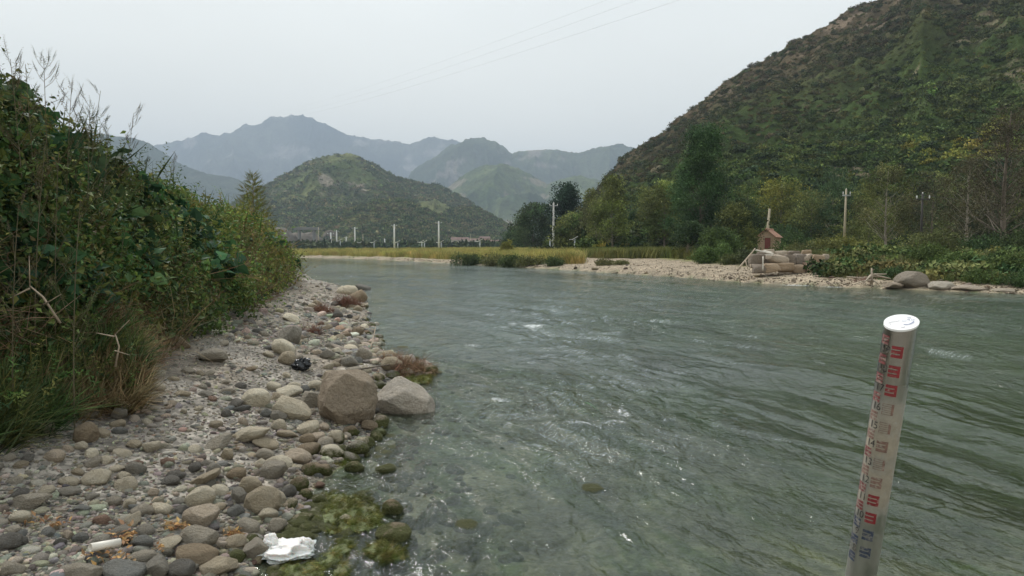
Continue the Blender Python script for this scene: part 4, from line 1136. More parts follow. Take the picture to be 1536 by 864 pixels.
tree("round_tree", 770, 345, 170, 30, DKG, "small dark tree left of the rounded dark green one", 2, RND, ncl=14, per=16, spr=.2, leaf=2.3, cb=.1)
tree("spruce_tree", 851, 277, 120, 44, (.022,.040,.026), "dark blue-green tree rising right behind the white pole", 3, COLM, ncl=34, per=22, spr=.12, leaf=2.0, cb=.05)
tree("round_tree", 858, 322, 105, 46, MID, "mid green bushy tree in front of the dark blue-green one", 4, RND, ncl=26, per=18, spr=.16, leaf=1.7, cb=.08, cols=[MID, OLV])
tree("poplar_tree", 884, 285, 100, 34, OLV, "slender olive poplar with a pale trunk right of the solar lamp", 5, POP, M_BARK_PALE, 22, 9, spr=.09, leaf=1.5, cb=.3, gap=.2, cols=[OLV, (.10,.10,.045)])
tree("poplar_tree", 893, 296, 92, 26, OLV, "thin sparse poplar next to the slender olive one", 6, POP, M_BARK_PALE, 16, 8, spr=.09, leaf=1.4, cb=.3, gap=.2)
tree("poplar_tree", 907, 322, 96, 22, OLV, "short sparse sapling between two poplars", 7, POP, M_BARK_PALE, 12, 8, spr=.1, leaf=1.4, cb=.25)
tree("poplar_tree", 919, 266, 85, 48, YGR, "yellow-green poplar with see-through crown and full height trunk", 8, POP, M_BARK_PALE, 34, 15, spr=.075, leaf=1.35, cb=.22, gap=.12, cols=[YGR, (.10,.125,.035), OLV])
tree("round_tree", 950, 318, 100, 52, DKG, "dark shady tree between the yellow-green poplars", 9, RND, ncl=24, per=20, spr=.16, leaf=1.8, cb=.05, cols=[DKG, (.05,.06,.03)])
tree("poplar_tree", 968, 282, 98, 34, YGR, "light green poplar behind the dark shady tree", 10, POP, M_BARK_PALE, 22, 13, spr=.09, leaf=1.6, cb=.2, cols=[YGR, OLV])
tree("poplar_tree", 996, 274, 80, 52, YGR, "broad light green poplar left of the tallest tree", 11, RND, M_BARK, 34, 18, spr=.09, leaf=1.3, cb=.25, gap=.1, cols=[YGR, (.085,.115,.035), OLV])
tree("willow_tree", 978, 345, 88, 50, OLV, "low willow under the broad light green poplar", 12, RND, ncl=20, per=16, spr=.18, leaf=1.3, cb=.08, cols=[OLV, MID])
tree("poplar_tree", 1052, 190, 64, 96, (.028,.052,.022), "tallest tree, a dense dark green poplar in the middle of the row", 13, [(0,.35),(.15,.85),(.35,1),(.55,.8),(.66,.5),(.8,.42),(.93,.36),(1,.2)], M_BARK, 64, 42, spr=.075, leaf=.95, cb=.16, cols=[(.040,.080,.030), (.055,.10,.036), (.034,.064,.027)])
tree("leaning_tree", 1030, 335, 60, 46, (.032,.055,.022), "dark tree with a bare pale leaning trunk at the edge of the gravel", 14, RND, M_BARK_PALE, 20, 18, spr=.16, leaf=.9, cb=.5, lean=.12, tr_r=.20)
tree("willow_tree", 1104, 302, 58, 62, (.042,.060,.024), "round dark willow right of the tallest tree", 15, RND, M_BARK, 40, 24, spr=.13, leaf=.9, cb=.05, cols=[(.04,.058,.024), OLV, (.03,.045,.02)])
tree("willow_tree", 1078, 345, 52, 56, (.045,.070,.026), "leafy bush-like willow at the foot of the tallest tree", 16, RND, M_BARK, 26, 20, spr=.2, leaf=.85, cb=.02, cols=[(.045,.07,.026), MID])
tree("acacia_tree", 1170, 272, 88, 52, (.14,.145,.03), "bright yellow-green layered tree on the slope above the hut", 17, [(0,.5),(.4,1),(.8,.95),(1,.5)], M_BARK, 24, 14, spr=.14, leaf=1.3, cb=.3, cols=[(.15,.15,.03), (.10,.12,.03)])
tree("acacia_tree", 1120, 282, 92, 40, (.10,.115,.03), "olive yellow tree on the slope left of the bright one", 18, RND, M_BARK, 18, 14, spr=.16, leaf=1.3, cb=.2, cols=[(.10,.115,.03), MID])
tree("round_tree", 1215, 292, 84, 60, MID, "spreading mid green tree on the slope between the two concrete poles", 19, RND, M_BARK, 26, 18, spr=.17, leaf=1.2, cb=.1, cols=[MID, DKG, OLV])
tree("round_tree", 1245, 255, 95, 60, DKG, "dark green tree on the slope above the second concrete pole", 20, RND, M_BARK, 26, 20, spr=.16, leaf=1.3, cb=.1)
tree("poplar_tree", 1328, 248, 58, 76, OLV, "sparse olive poplar with a pale forked trunk", 21, RND, M_BARK_PALE, 40, 13, spr=.085, leaf=.85, cb=.25, gap=.2, cols=[OLV, (.10,.10,.04), (.07,.075,.03)])
tree("round_tree", 1300, 300, 74, 60, OLV, "olive tree behind the sparse poplar", 22, RND, M_BARK, 22, 16, spr=.17, leaf=1.0, cb=.1)
tree("round_tree", 1395, 262, 76, 84, (.055,.062,.028), "brownish green tree behind the dark transformer pole", 23, RND, M_BARK, 32, 16, spr=.15, leaf=1.1, cb=.1, cols=[(.055,.062,.028), OLV, (.08,.07,.035)])
tree("bare_tree", 1448, 232, 52, 70, (.075,.070,.035), "half bare tree with pale twisted limbs", 24, RND, M_BARK_PALE, 34, 10, spr=.09, leaf=.8, cb=.2, gap=.3)
tree("bare_tree", 1505, 158, 44, 92, (.060,.055,.032), "tall half bare tree with a dark trunk at the right edge", 25, [(0,.4),(.3,1),(.7,.95),(1,.35)], M_BARK, 60, 10, spr=.08, leaf=.7, cb=.25, gap=.3, tr_r=.20)
tree("round_tree", 1480, 290, 60, 90, DKG, "dark tree mass behind the tall half bare tree", 26, RND, M_BARK, 30, 20, spr=.18, leaf=1.0, cb=.05, cols=[(.035,.05,.022), (.05,.055,.026)])
tree("round_tree", 1560, 262, 52, 90, DKG, "dark tree cut by the right edge of the picture", 27, RND, M_BARK, 30, 20, spr=.16, leaf=1.0, cb=.05, cols=[(.035,.05,.022), OLV])

# larch on the near bank
def larch(px, top, D, width, label):
    x = px_x(px, D); z0 = gz(x, D); ht = hz(top, D) - z0; W = width / 1000 * D / 2
    root = empty("larch_tree", (x, D, z0)); mb = MB()
    mb.tube([(0, 0, 0), (0, 0, ht * .5), (.02, 0, ht)], [ht * .016, ht * .01, .008], 6)
    P, Rr, S = [], [], []
    k = 0
    for i in range(95):
        t = (i + .5) / 95; a = i * 2.4 + random.uniform(-.3, .3); ln = W * (1 - t) ** .8 * random.uniform(.75, 1.1) + .06; z = ht * (.12 + .88 * t)
        tip = Vector((math.cos(a) * ln, math.sin(a) * ln, z + ln * .28)); mb.tube([(0, 0, z), tip], [.016 * (1.1 - t), .003], 4)
        for j in range(int(3 + ln * 9)):
            f = random.uniform(.15, 1.0); P.append(Vector((0, 0, z)).lerp(tip, f)[:]); Rr.append((random.gauss(0, .3), random.gauss(1.1, .3), a)); S.append(random.uniform(.7, 1.2))
    mb.build("trunk", M_BARK, root, smooth=True); n = len(P)
    scatter("needles", K_TWIG, np.array(P), np.array(Rr), np.array(S), rng.integers(0, 4, n), tints(n, [(.20,.19,.045), (.15,.17,.045)], .15), root, M_LEAF_T)
    tag(root, label, "tree")
larch(382, 262, 36, 84, "young yellowing larch standing alone at the far end of the near thicket")

# ------------------------------------------------------------------ bushes, each a thing
def bush(px, top, bot, width, D, cols, label, seed, name="bush", n=150, group="bushes along the far bank", leaf=.62, grp=True):
    g = np.random.default_rng(1000 + seed)
    x = px_x(px, D); z0 = gz(x, D) - .05
    ht = max(hz(top, D) - z0, .3); W = width / 1000 * D / 2
    root = empty(name, (x, D, z0)); mb = MB()
    lumps = [(g.normal(0, .42, 2), g.uniform(.55, 1.0)) for _ in range(6)]
    P = []
    for (c, q) in lumps:
        mb.tube([(0, 0, 0), (c[0] * W * .6, c[1] * W * .6, ht * q * .7)], [.03, .008], 4)
    while len(P) < n:
        c, q = lumps[g.integers(6)]; v = g.normal(size=3); v /= np.linalg.norm(v)
        p = np.array([(c[0] + v[0] * .5) * W, (c[1] + v[1] * .5) * W, ht * q * (.5 + .48 * v[2]) * g.uniform(.75, 1.02)]); P.append(p)
    mb.build("stems", M_STEM, root)
    cc = np.array(cols)[g.integers(0, len(cols), 1)] * .4 + np.array(cols).mean(0) * .6
    sc = leaf * (D / 45) ** .55 * g.uniform(.7, 1.25, n) * min(1, ht / 1.6 + .35)
    scatter("foliage", K_TREE, np.array(P), rrot(n, .6), sc, g.integers(0, 4, n), cc * np.exp(g.normal(0, .22, (n, 1))), root, M_LEAF_T)
    return tag(root, label, "bush", group)
GG = [(.07,.12,.032), (.09,.13,.038)]; OO = [(.12,.125,.045), (.10,.11,.04)]; DD = [(.04,.075,.028), (.055,.09,.032)]; YY = [(.20,.20,.045), (.16,.17,.045)]; BB = [(.14,.105,.065), (.12,.105,.06)]
BUSH = [
 (700,376,394,50,74,DD+OO,"dark olive bush on the far shore below the tallest thin pole"),
 (735,380,397,44,70,OO,"brownish bush second from the left on the far shore"),
 (768,381,399,44,66,DD+OO,"dark bush third from the left on the far shore"),
 (800,384,400,40,63,OO,"olive bush just left of the white pole foot"),
 (832,386,401,36,60,DD+OO,"last low bush before the bare gravel, below the white pole"),
 (908,388,402,34,55,OO+BB,"isolated low brown-green bush on the far gravel"),
 (928,391,402,26,54,OO,"smaller bush touching the isolated one on the gravel"),
 (760,360,376,16,95,YY,"bright yellow-green bush standing in the meadow grass"),
 (1062,360,398,46,50,GG,"fresh green bush at the edge of the gravel under the tall trees"),
 (1098,378,402,44,46,DD+OO,"dark bush left of the leaning poles"),
 (1125,372,398,30,45,BB+DD,"brownish bush directly behind the leaning poles"),
 (1178,356,378,34,56,GG,"green bush in front of the hut's long wall"),
 (1205,360,384,44,52,OO,"olive bush on the mound right of the hut"),
 (1236,352,386,46,54,OO+YY,"olive yellow bush above the ruined wall"),
 (1262,348,388,44,56,YY,"yellow bush at the foot of the second concrete pole"),
 (1295,356,392,44,54,YY+OO,"yellowish bush left of the sparse poplar"),
 (1228,378,402,30,42,OO,"grassy bush crowning the right end of the ruined wall"),
 (1258,386,414,50,38,GG,"green bush right of the ruined wall"),
 (1300,384,416,60,36,DD+GG,"dark green bush above the driftwood"),
 (1345,368,408,60,40,OO+GG,"olive bush above the domed boulder"),
 (1335,398,420,36,31,DD,"small dark leafy bush beside the domed boulder"),
 (1395,362,420,70,36,OO+GG,"tall willow bush behind the domed boulder"),
 (1440,372,424,64,33,GG,"feathery green bush right of the low pale boulder"),
 (1412,398,424,40,30,OO,"olive bush hanging over the low pale boulder"),
 (1488,376,428,66,31,DD+GG,"dark leafy bush near the right end of the shore"),
 (1530,368,430,70,30,GG+OO,"big bush at the right edge of the picture"),
 (1560,385,434,60,27,DD,"bush just past the right edge of the picture"),
 (1470,402,430,40,28,GG,"low leafy bush over the flat rock ledge"),
 (1515,404,434,44,27,DD+GG,"low dark bush over the long flat rock"),
 (1375,345,392,60,48,OO,"olive bush halfway up the bank behind the tall willow bush"),
 (1425,340,392,70,46,OO+DD,"dark olive bush under the half bare tree"),
 (1475,345,396,70,44,DD,"dark bush at the trunk of the tall half bare tree"),
 (1530,340,396,70,42,OO+DD,"brown-green bush up the bank at the right edge"),
 (1155,330,372,60,80,DD,"dark bush directly behind the hut"),
 (1200,335,376,60,78,GG+DD,"green bush on the slope right of the hut roof"),
 (1110,360,392,44,58,DD,"dark bush between the round willow and the hut"),
 (905,366,386,40,92,GG,"green bush among the poplar trunks"),
 (1020,372,390,36,70,YY,"yellow-green reedy bush left of the pale leaning trunk"),
]
for i, b in enumerate(BUSH):
    bush(b[0], b[1], b[2], b[3], b[4], b[5], b[6], i, n=170 if b[3] < 45 else 260)

# meadow grass and reeds on the far bank
def farveg(name, n, coll, yr, xr, slr, sc, cols, label, dens=None, var=.2):
    y = 1 / rng.uniform(1 / yr[1], 1 / yr[0], n); x = rng.uniform(xr[0], xr[1], n) * y
    z, sl, sf = ground_info(x, y); k = (sf > slr[0]) & (sf < slr[1])
    if dens is not None: k &= rng.random(n) < dens(x, y, sf)
    x, y, z = x[k], y[k], z[k]; m = len(x)
    t = tints(m, cols, var) * (1 + .35 * fbm(x * .08, y * .08, o=3, s=171))[:, None]
    o = scatter(name, coll, np.stack([x, y, z - .05], 1), rrot(m, .12), rng.uniform(sc[0], sc[1], m), rng.integers(0, len(coll.objects), m), t)
    return tag(o, label, kind='stuff')
MEAD = [(.36,.32,.10), (.30,.29,.09), (.40,.33,.12), (.24,.25,.08)]
farveg("meadow_grass", 16000, K_REED, (55, 210), (-.40, .10), (3.2, 90), (.4, .85), MEAD, "yellow-green reeds and grass of the far meadow")
farveg("meadow_grass", 9000, K_REED, (40, 120), (.08, .30), (10.5, 70), (.45, .9), [(.16,.17,.05), (.19,.19,.06), (.11,.13,.04)], "tall grass at the foot of the poplars", lambda x, y, s: s > 11 + 2 * fbm(x * .3, y * .3, o=2, s=3))
farveg("bank_grass", 11000, K_REED, (24, 80), (.36, .95), (2.2, 50), (.14, .36), [(.11,.13,.045), (.15,.15,.055), (.20,.18,.08), (.08,.11,.035)], "rough grass and weeds of the far right bank", lambda x, y, s: (x / y > .50) | (s > 7))
farveg("bank_herbs", 6000, K_TREE, (24, 75), (.40, .95), (2.6, 45), (.35, .8), [(.05,.075,.025), (.075,.085,.032), (.04,.06,.022)], "low leafy herbs of the far right bank", lambda x, y, s: (x / y > .50) | (s > 8))
farveg("valley_trees", 900, K_BLOBC, (300, 500), (-.42, .02), (100, 900), (2.0, 4.5), [(.045,.065,.03), (.06,.08,.035)], "dark belt of distant trees below the hills")
farveg("undergrowth", 2600, K_TREE, (82, 130), (.03, .42), (20, 120), (1.6, 3.6), [(.028,.045,.02), (.04,.055,.022)], "dark undergrowth behind the row of trees")

farveg("bank_shrubs", 2600, K_BLOB, (25, 80), (.46, .98), (2.6, 60), (.35, .95), [(.07,.11,.035), (.10,.12,.04), (.05,.085,.03), (.14,.14,.05)], "low shrubs crowding the far right bank", lambda x, y, s: smooth01(.55 + 1.5 * fbm(x * .35, y * .35, o=2, s=177)))
# ------------------------------------------------------------------ poles and lamps of the valley
M_DARKP = simple('tarred_wood', (.045, .04, .035), .85, .2, 3, .2, .01)
def conc_pole(px, top, bot, D, label, rad=.17, arm=True, mat=M_CONC, band=False, lean=0, group="white poles in the valley", dark=False, armw=1.5):
    x = px_x(px, D); z0 = gz(x, D); zt = hz(top, D); h = zt - z0
    root = empty("utility_pole", (x, D, z0)); dx = lean / 1000 * D
    mb = MB(); mb.tube([(0, 0, -.3), (dx * .5, 0, h * .5), (dx, 0, h)], [rad * 1.15, rad, rad * .75], 10); mb.build("pole", mat, root, smooth=True)
    if arm:
        a = MB(); a.box((dx, -rad * .9, h - .55), (armw, .12, .12)); a.build("crossarm", M_GALV if not dark else M_DARKP, root)
        for s_, hh in ((-.45, -.3), (.45, -.3), (0, .0)):
            i_ = MB(); b = (dx + s_ * armw, -rad * .9 if s_ else 0, h + hh - .18)
            i_.tube([b, (b[0], b[1], b[2] + .06), (b[0], b[1], b[2] + .1), (b[0], b[1], b[2] + .22), (b[0], b[1], b[2] + .28)], [k_ * armw / 1.5 for k_ in (.04, .04, .08, .065, .03)], 8); i_.build("insulator", M_CERAM, root)
    if band:
        b_ = MB(); b_.tube([(dx * .5, 0, h * .44), (dx * .5, 0, h * .47)], rad * 1.35, 10); b_.build("collar", M_CONC, root)
    return tag(root, label, "utility pole", group)
conc_pole(830, 304, 382, 118, "tall white pole with crossarm standing before the dark trees", .19, band=True, lean=-0, armw=1.5)
conc_pole(658.5, 332, 374, 236, "tall thin white pole, rightmost of those on the meadow", .30, armw=2.2)
conc_pole(592, 336.5, 374, 270, "tall white pole second from the right on the meadow", .34, armw=2.4)
conc_pole(533, 341, 373, 310, "white pole between the close pair and the taller ones", .34, armw=2.6)
conc_pole(505.7, 345.5, 372, 340, "right pole of the close pair at the left of the meadow", .36, armw=2.4)
conc_pole(497, 349, 372, 330, "left pole of the close pair, with the wider crossarm", .40, armw=3.4)
conc_pole(520, 355, 372, 380, "short white pole right of the close pair", .38, armw=2.2)
conc_pole(478.6, 340, 371, 420, "dim grey pole at the left below the bridge", .30, arm=False, mat=M_CONC_TAN)
conc_pole(577.5, 358, 374, 360, "small white pole left of the second tall one", .32, arm=False)
conc_pole(545, 351, 372, 430, "faint grey pole against the dark trees", .26, arm=False, mat=M_CONC_TAN)
conc_pole(699, 360, 373, 330, "short white pole in front of the red roofs", .30)
conc_pole(706, 351, 371, 460, "faint thin pole behind the village", .22, arm=False, mat=M_CONC_TAN)
conc_pole(1147.5, 313, 348, 74, "leaning tan concrete post rising behind the hut", .15, arm=False, mat=M_CONC_TAN, lean=5, group="old poles on the right slope")
conc_pole(1265, 284, 342, 60, "tan concrete pole with white insulators on the right slope", .10, mat=M_CONC_TAN, lean=1, armw=.7, group="old poles on the right slope")
conc_pole(1380, 290, 345, 62, "dark slender pole with a crossarm in the shade of the trees", .10, mat=M_DARKP, dark=True, armw=1.3, group="old poles on the right slope")
def solar_lamp(px, top, D, label, w=1.0, flip=1):
    x = px_x(px, D); z0 = gz(x, D); h = hz(top, D) - z0
    root = empty("solar_lamp", (x, D, z0))
    m = MB(); m.tube([(0, 0, -.1), (0, 0, h * .96)], [.12 * w, .10 * w], 8); m.build("pole", M_GALV, root, smooth=True)
    p = MB(); p.box((.0, 0, h), (.95 * w, .6 * w, .05 * w), Matrix.Rotation(R(-28 * flip), 3, 'Y')); p.build("solar_panel", M_CERAM, root)
    l = MB(); l.tube([(0, 0, h * .86), (-.5 * flip * w, 0, h * .9)], [.03 * w, .03 * w], 6); l.box((-.62 * flip * w, 0, h * .905), (.42 * w, .2 * w, .07 * w)); l.build("lamp_head", M_CERAM, root)
    b = MB(); b.box((0, 0, .06), (.4 * w, .4 * w, .3)); b.build("base", M_CONC, root)
    return tag(root, label, "street lamp", "solar lamps along the far meadow")
solar_lamp(862, 357, 98, "solar lamp with tilted bright panel right of the white pole", 1.0)
solar_lamp(825, 359, 112, "solar lamp just left of the white pole", 1.0, -1)
solar_lamp(1014, 355, 82, "grey solar lamp left of the pale leaning trunk", .8)
solar_lamp(769, 361, 190, "small solar lamp left of the rounded dark tree", 1.6)
for px, top, D, lb in [(511,360,330,"small lamp between the close pair and the short pole"), (542,363,320,"small lamp right of the third white pole"), (561.5,362.5,300,"small lamp halfway between two tall poles"),
                       (597,362.5,280,"small lamp right beside the second tall pole"), (633,362,270,"left one of the twin small lamps"), (637,362.5,262,"right one of the twin small lamps"),
                       (662,362.5,250,"small lamp right beside the tallest thin pole"), (720,360.5,230,"small lamp below the red roofs")]:
    solar_lamp(px, top, D, lb, 2.3)

# power lines crossing the sky, and the local wires
M_WIRE = simple("wire", (.34, .36, .40), .7, .05, 1, 0)
def wire(a, b, sag, label, rad=.03, n=28, grp="power lines across the valley"):
    a, b = Vector(a), Vector(b); mb = MB(); pts = []
    for i in range(n + 1):
        t = i / n; p = a.lerp(b, t); p.z -= sag * 4 * t * (1 - t); pts.append(p)
    mb.tube(pts, rad, 5); return tag(mb.build("power_line", M_WIRE, smooth=True), label, "power line", grp)
wire(at(430, 176, 1100), at(1120, -34, 230), 6, "lowest and clearest of the three high power lines", .035)
wire(at(425, 172, 1100), at(1060, -38, 235), 6, "middle one of the three high power lines", .03)
wire(at(420, 166, 1100), at(1020, -42, 240), 6, "uppermost and faintest of the three high power lines", .025)
M_WIREB = simple("black_cable", (.03, .03, .03), .7, .05, 1, 0)
mb = MB(); a = Vector(at(1380, 292, 61.9)); b = Vector(at(1620, 294, 52)); pts = [a.lerp(b, i / 12) - Vector((0, 0, .5 * 4 * (i / 12) * (1 - i / 12))) for i in range(13)]
mb.tube(pts, .022, 5); tag(mb.build("power_line", M_WIREB), "black cable running right from the dark slender pole", "power line")
mb = MB(); a = Vector(at(395, 367.5, 430)); b = Vector(at(800, 367, 300)); mb.tube([a.lerp(b, i / 20) - Vector((0, 0, .25 * math.sin(i))) for i in range(21)], .14, 5)
tag(mb.build("power_line", M_WIREB), "dark cable low over the meadow behind the white poles", "power line")

# ------------------------------------------------------------------ hut
M_BRICK = simple("hut_brick", (.33, .22, .15), .9, .15, 2, .4, .02)
nt = M_BRICK.node_tree; bb = nt.nodes["Principled BSDF"]
br = N(nt, "ShaderNodeTexBrick", Scale=3.2); br.inputs["Color1"].default_value = (.36, .235, .16, 1); br.inputs["Color2"].default_value = (.29, .19, .13, 1); br.inputs["Mortar"].default_value = (.36, .31, .25, 1)
mpp = N(nt, "ShaderNodeMapping"); mpp.inputs["Rotation"].default_value = (R(90), 0, 0); nt.links.new(objcoord(nt), mpp.inputs[0]); nt.links.new(mpp.outputs[0], br.inputs["Vector"]); nt.links.new(br.outputs["Color"], bb.inputs["Base Color"])
M_RTILE = simple("roof_tile", (.36, .20, .135), .9, .3, 2.5, .5, .03); M_RED = simple("red_door", (.15, .035, .03), .6, .15, 4, .1)
D = 70; hx = px_x(1148, D); hzg = hz(371, D)
hut = empty("brick_hut", (hx, D, hzg), R(-33))
w, dp, eh, rh = 1.75, 3.1, 1.15, .72
m = MB()
V = [(-w/2, 0, -.8), (w/2, 0, -.8), (w/2, 0, eh), (0, 0, eh + rh - .06), (-w/2, 0, eh), (-w/2, dp, -.8), (w/2, dp, -.8), (w/2, dp, eh), (0, dp, eh + rh - .06), (-w/2, dp, eh)]
m.add(V, [(0, 1, 2, 3, 4), (9, 8, 7, 6, 5), (1, 6, 7, 2), (0, 4, 9, 5)]); m.build("wall", M_BRICK, hut)
rf_ = MB()
for s in (-1, 1):
    c0 = Vector((0, 0, eh + rh)); c1 = Vector((s * (w / 2 + .16), 0, eh - .13)); th = Vector((0, 0, .07))
    for k in range(9):
        a0 = c0.lerp(c1, k / 9); a1 = c0.lerp(c1, (k + 1.15) / 9); lift = Vector((0, 0, .03))
        V = [a0 + Vector((0, -.18, 0)), a1 + Vector((0, -.18, 0)) + lift, a1 + Vector((0, dp + .18, 0)) + lift, a0 + Vector((0, dp + .18, 0))]
        V2 = [v + th * .6 for v in V]; rf_.add(V + V2, [(0, 1, 2, 3), (7, 6, 5, 4), (0, 4, 5, 1), (1, 5, 6, 2), (2, 6, 7, 3), (3, 7, 4, 0)])
roof = rf_.build("roof", M_RTILE, hut)
rt_ = MB(); rt_.tube([(0, -.2, eh + rh + .06), (0, dp + .2, eh + rh + .06)], .09, 8); rt_.build("ridge_tiles", M_RTILE, roof)
dr = MB(); dr.box((.18, -.03, .42), (.58, .05, 1.15)); door = dr.build("door", M_RED, hut)
for k in range(3):
    q = MB(); q.box((.18 - .19 + .19 * k, -.065, .42), (.15, .02, 1.05)); q.build("board", M_RED, door)
fr_ = MB(); fr_.box((-.15, -.045, .42), (.07, .08, 1.18)); fr_.box((.51, -.045, .42), (.07, .08, 1.18)); fr_.box((.18, -.045, 1.04), (.73, .08, .08)); fr_.build("door_frame", M_DRY, hut)
tag(hut, "small brick hut with red tiled roof and red door at the foot of the slope", "hut")

# village houses
M_WALLH = simple("house_wall", (.50, .46, .40), .9, .1, 1, 0); M_ROOFH = simple("house_roof", (.15, .095, .075), .9, .2, .5, 0); M_WIN = simple("window_glass", (.04, .05, .06), .2, .1, 1, 0)
def house(px, base, D, w, h, dp, rz, label, wall=M_WALLH):
    x = px_x(px, D); r_ = empty("village_house", (x, D, gz(x, D) ), rz); up = hz(base, D) - gz(x, D); h0 = max(up, 0)
    m = MB(); hh = h0 + h; m.box((0, 0, hh / 2 - .5), (w, dp, hh + 1)); m.build("wall", wall, r_)
    f = MB(); e = .5
    V = [(-w/2-e, -dp/2-e, hh), (w/2+e, -dp/2-e, hh), (w/2+e, dp/2+e, hh), (-w/2-e, dp/2+e, hh), (-w/2-e, 0, hh + dp * .28), (w/2+e, 0, hh + dp * .28)]
    f.add(V, [(0, 1, 5, 4), (2, 3, 4, 5), (1, 2, 5), (3, 0, 4), (3, 2, 1, 0)]); f.build("roof", M_ROOFH, r_)
    for k in range(3):
        q = MB(); q.box((-w * .3 + k * w * .3, -dp / 2 - .02, hh - h * .5), (1.4, .06, 1.4)); q.build("window", M_WIN, r_)
    return tag(r_, label, "house", "village houses below the hill")
house(690, 367, 480, 12, 3.4, 7, .15, "long low house with a red roof, leftmost of the village")
house(713, 368, 470, 8, 3.2, 6, -.2, "small red roofed house right of the long low one")
house(727, 366, 500, 7, 4.0, 6, .3, "pinkish gabled house in the middle of the village", simple("pink_wall", (.45,.30,.24), .9, .1, 1, 0))
house(741, 371, 440, 11, 3.2, 6, -.1, "cream coloured house at the right of the village", simple("cream_wall", (.55,.47,.36), .9, .1, 1, 0))
# road bridge at the foot of the hill
D = 500; m = MB(); xb = px_x(462, D); zb_ = hz(343.5, D)
rb = empty("road_bridge", (xb, D, gz(xb, D))); zr = zb_ - gz(xb, D)
M_BR = simple("bridge_concrete", (.17, .165, .16), .9, .15, .3, 0)
m.box((0, 0, zr), (18, 5, 1.2)); m.build("deck", M_BR, rb)
for k, q in enumerate((-6, 5)):
    p_ = MB(); p_.box((q, 0, (zr - .6) / 2 - 1), (1.4, 3.4, zr + 1.4)); p_.build("pier", M_BR, rb)
for k in (-1, 1):
    p_ = MB(); p_.box((0, k * 2.4, zr + 1.0), (18, .15, .5)); p_.build("railing", M_BR, rb)
tag(rb, "dark concrete road bridge at the foot of the middle hill", "bridge")
# cliffs at the foot of the hill
M_CLIFF = simple("cliff_rock", (.14, .12, .095), .95, .35, .12, .6, 1.5, spec=.1)
def cliff(px, top, w, D, seed, label, zs=1.0):
    x = px_x(px, D); z0 = gz(x, D); h = hz(top, D) - z0; W = w / 1000 * D / 2
    V, F = ICO[5]; V = V.copy()
    V = np.sign(V) * np.abs(V) ** .95
    V *= (1 + .22 * fbm(V[:, 0] * 1.6 + seed, V[:, 1] * 1.6, V[:, 2] * 1.1, o=5, s=seed) + .14 * ridged(V[:, 0] * 2.6, V[:, 1] * 2.6, V[:, 2] * .9, o=4, s=seed + 4))[:, None]
    V = V * np.array([W, W * .8, h]); me = mesh_np("cliff", V, F, M_CLIFF, True)
    return tag(link("cliff", me, None, (x, D, z0 - .1 * h)), label, "cliff")
cliff(408, 338, 74, 500, 5, "reddish brown rock cliff behind the larch")
cliff(456, 346, 60, 540, 6, "greyish cliff above the road bridge")
cliff(497, 342, 30, 560, 8, "small pale cliff right of the road bridge")

# ------------------------------------------------------------------ ruined wall, leaning poles, planks, driftwood
M_SANDST = stone_mat("ruin_stone", 'obj')
RU = []
D = 35.9
ruin = empty("ruined_wall", (px_x(1180, D), D, 0))
def rb_(px, py, w, h, D_, col, seed, boxy=.45, dy=.8, amp=.07):
    V, F = stone_shape(seed, 3, cuts=3, cutmin=.8, amp=.10, fine=.08, boxy=.82 if py > 396 else .68)
    me = mesh_np("block_shape", V, F, M_SANDST, True); o = link("stone_block", me, ruin)
    D_ = D_ * .91; s = w / 1000 * D_ / 2; o.location = (px_x(px, D_) - ruin.location.x, D_ - ruin.location.y, hz(py, D_)); o.scale = (s * 1.03, s * dy, h / 1000 * D_ / 2 * 1.05); o.color = (*col, 1)
    o.rotation_euler = (0, R(random.uniform(-5, 5)), R(random.uniform(-8, 8)))
TANR = (.46, .35, .245); PAL = (.54, .46, .37); GRB = (.28, .235, .19)
for a in [(1139,403,20,14,39,GRB,1),(1158,402,26,15,39,TANR,2),(1176,402,26,15,39.2,TANR,3),(1196,403,18,14,39.4,TANR,4),(1209,402,10,18,39.4,(.34,.24,.18),5),(1222,402,24,14,39.2,TANR,6),
          (1134,392,22,22,40,GRB,7),(1150,395,16,14,40,GRB,8),(1166,389,30,15,39.6,PAL,9),(1184,390,16,16,39.8,GRB,10),(1199,389,18,16,39.9,(.29,.25,.21),11),(1212,387,16,13,39.8,PAL,12),(1226,391,22,17,39.6,TANR,13),
          (1152,378,16,8,41,PAL,14),(1170,380,18,8,41,PAL,15),(1190,380,18,8,41,GRB,16),(1208,379,14,8,41,TANR,17),(1238,386,9,10,40,PAL,18),(1141,382,14,10,41,GRB,19)]:
    rb_(*a[:6], 600 + a[6])
tag(ruin, "ruined stone wall of tumbled tan blocks above the far gravel", "ruined wall")
def stick(p, q, rad, label, name="log", cat="log", mat=M_DRY, bend=.0, n=5, group=None, taper=.6):
    p, q = Vector(p), Vector(q); mb = MB(); off = Vector((random.uniform(-1, 1), random.uniform(-1, 1), random.uniform(-.3, 1))) * bend
    mb.tube([p.lerp(q, i / n) + off * math.sin(math.pi * i / n) + Vector((random.uniform(-1, 1), random.uniform(-1, 1), random.uniform(-1, 1))) * rad * .25 for i in range(n + 1)], [rad * (1 - (1 - taper) * i / n) for i in range(n + 1)], 7)
    return tag(mb.build(name, mat, smooth=True), label, cat, group)
M_WOODP = simple("weathered_board", (.50, .46, .39), .85, .2, 6, .3, .01)
stick(at(1106, 405, 34.12), at(1133, 373, 35.67), .055, "long pale pole leaning against the ruined wall")
stick(at(1118, 391, 34.58), at(1122, 404, 34.22), .04, "short prop under the long leaning pole")
stick(at(1126, 397, 34.58), at(1124, 405, 34.22), .045, "stub of a log beside the short prop")
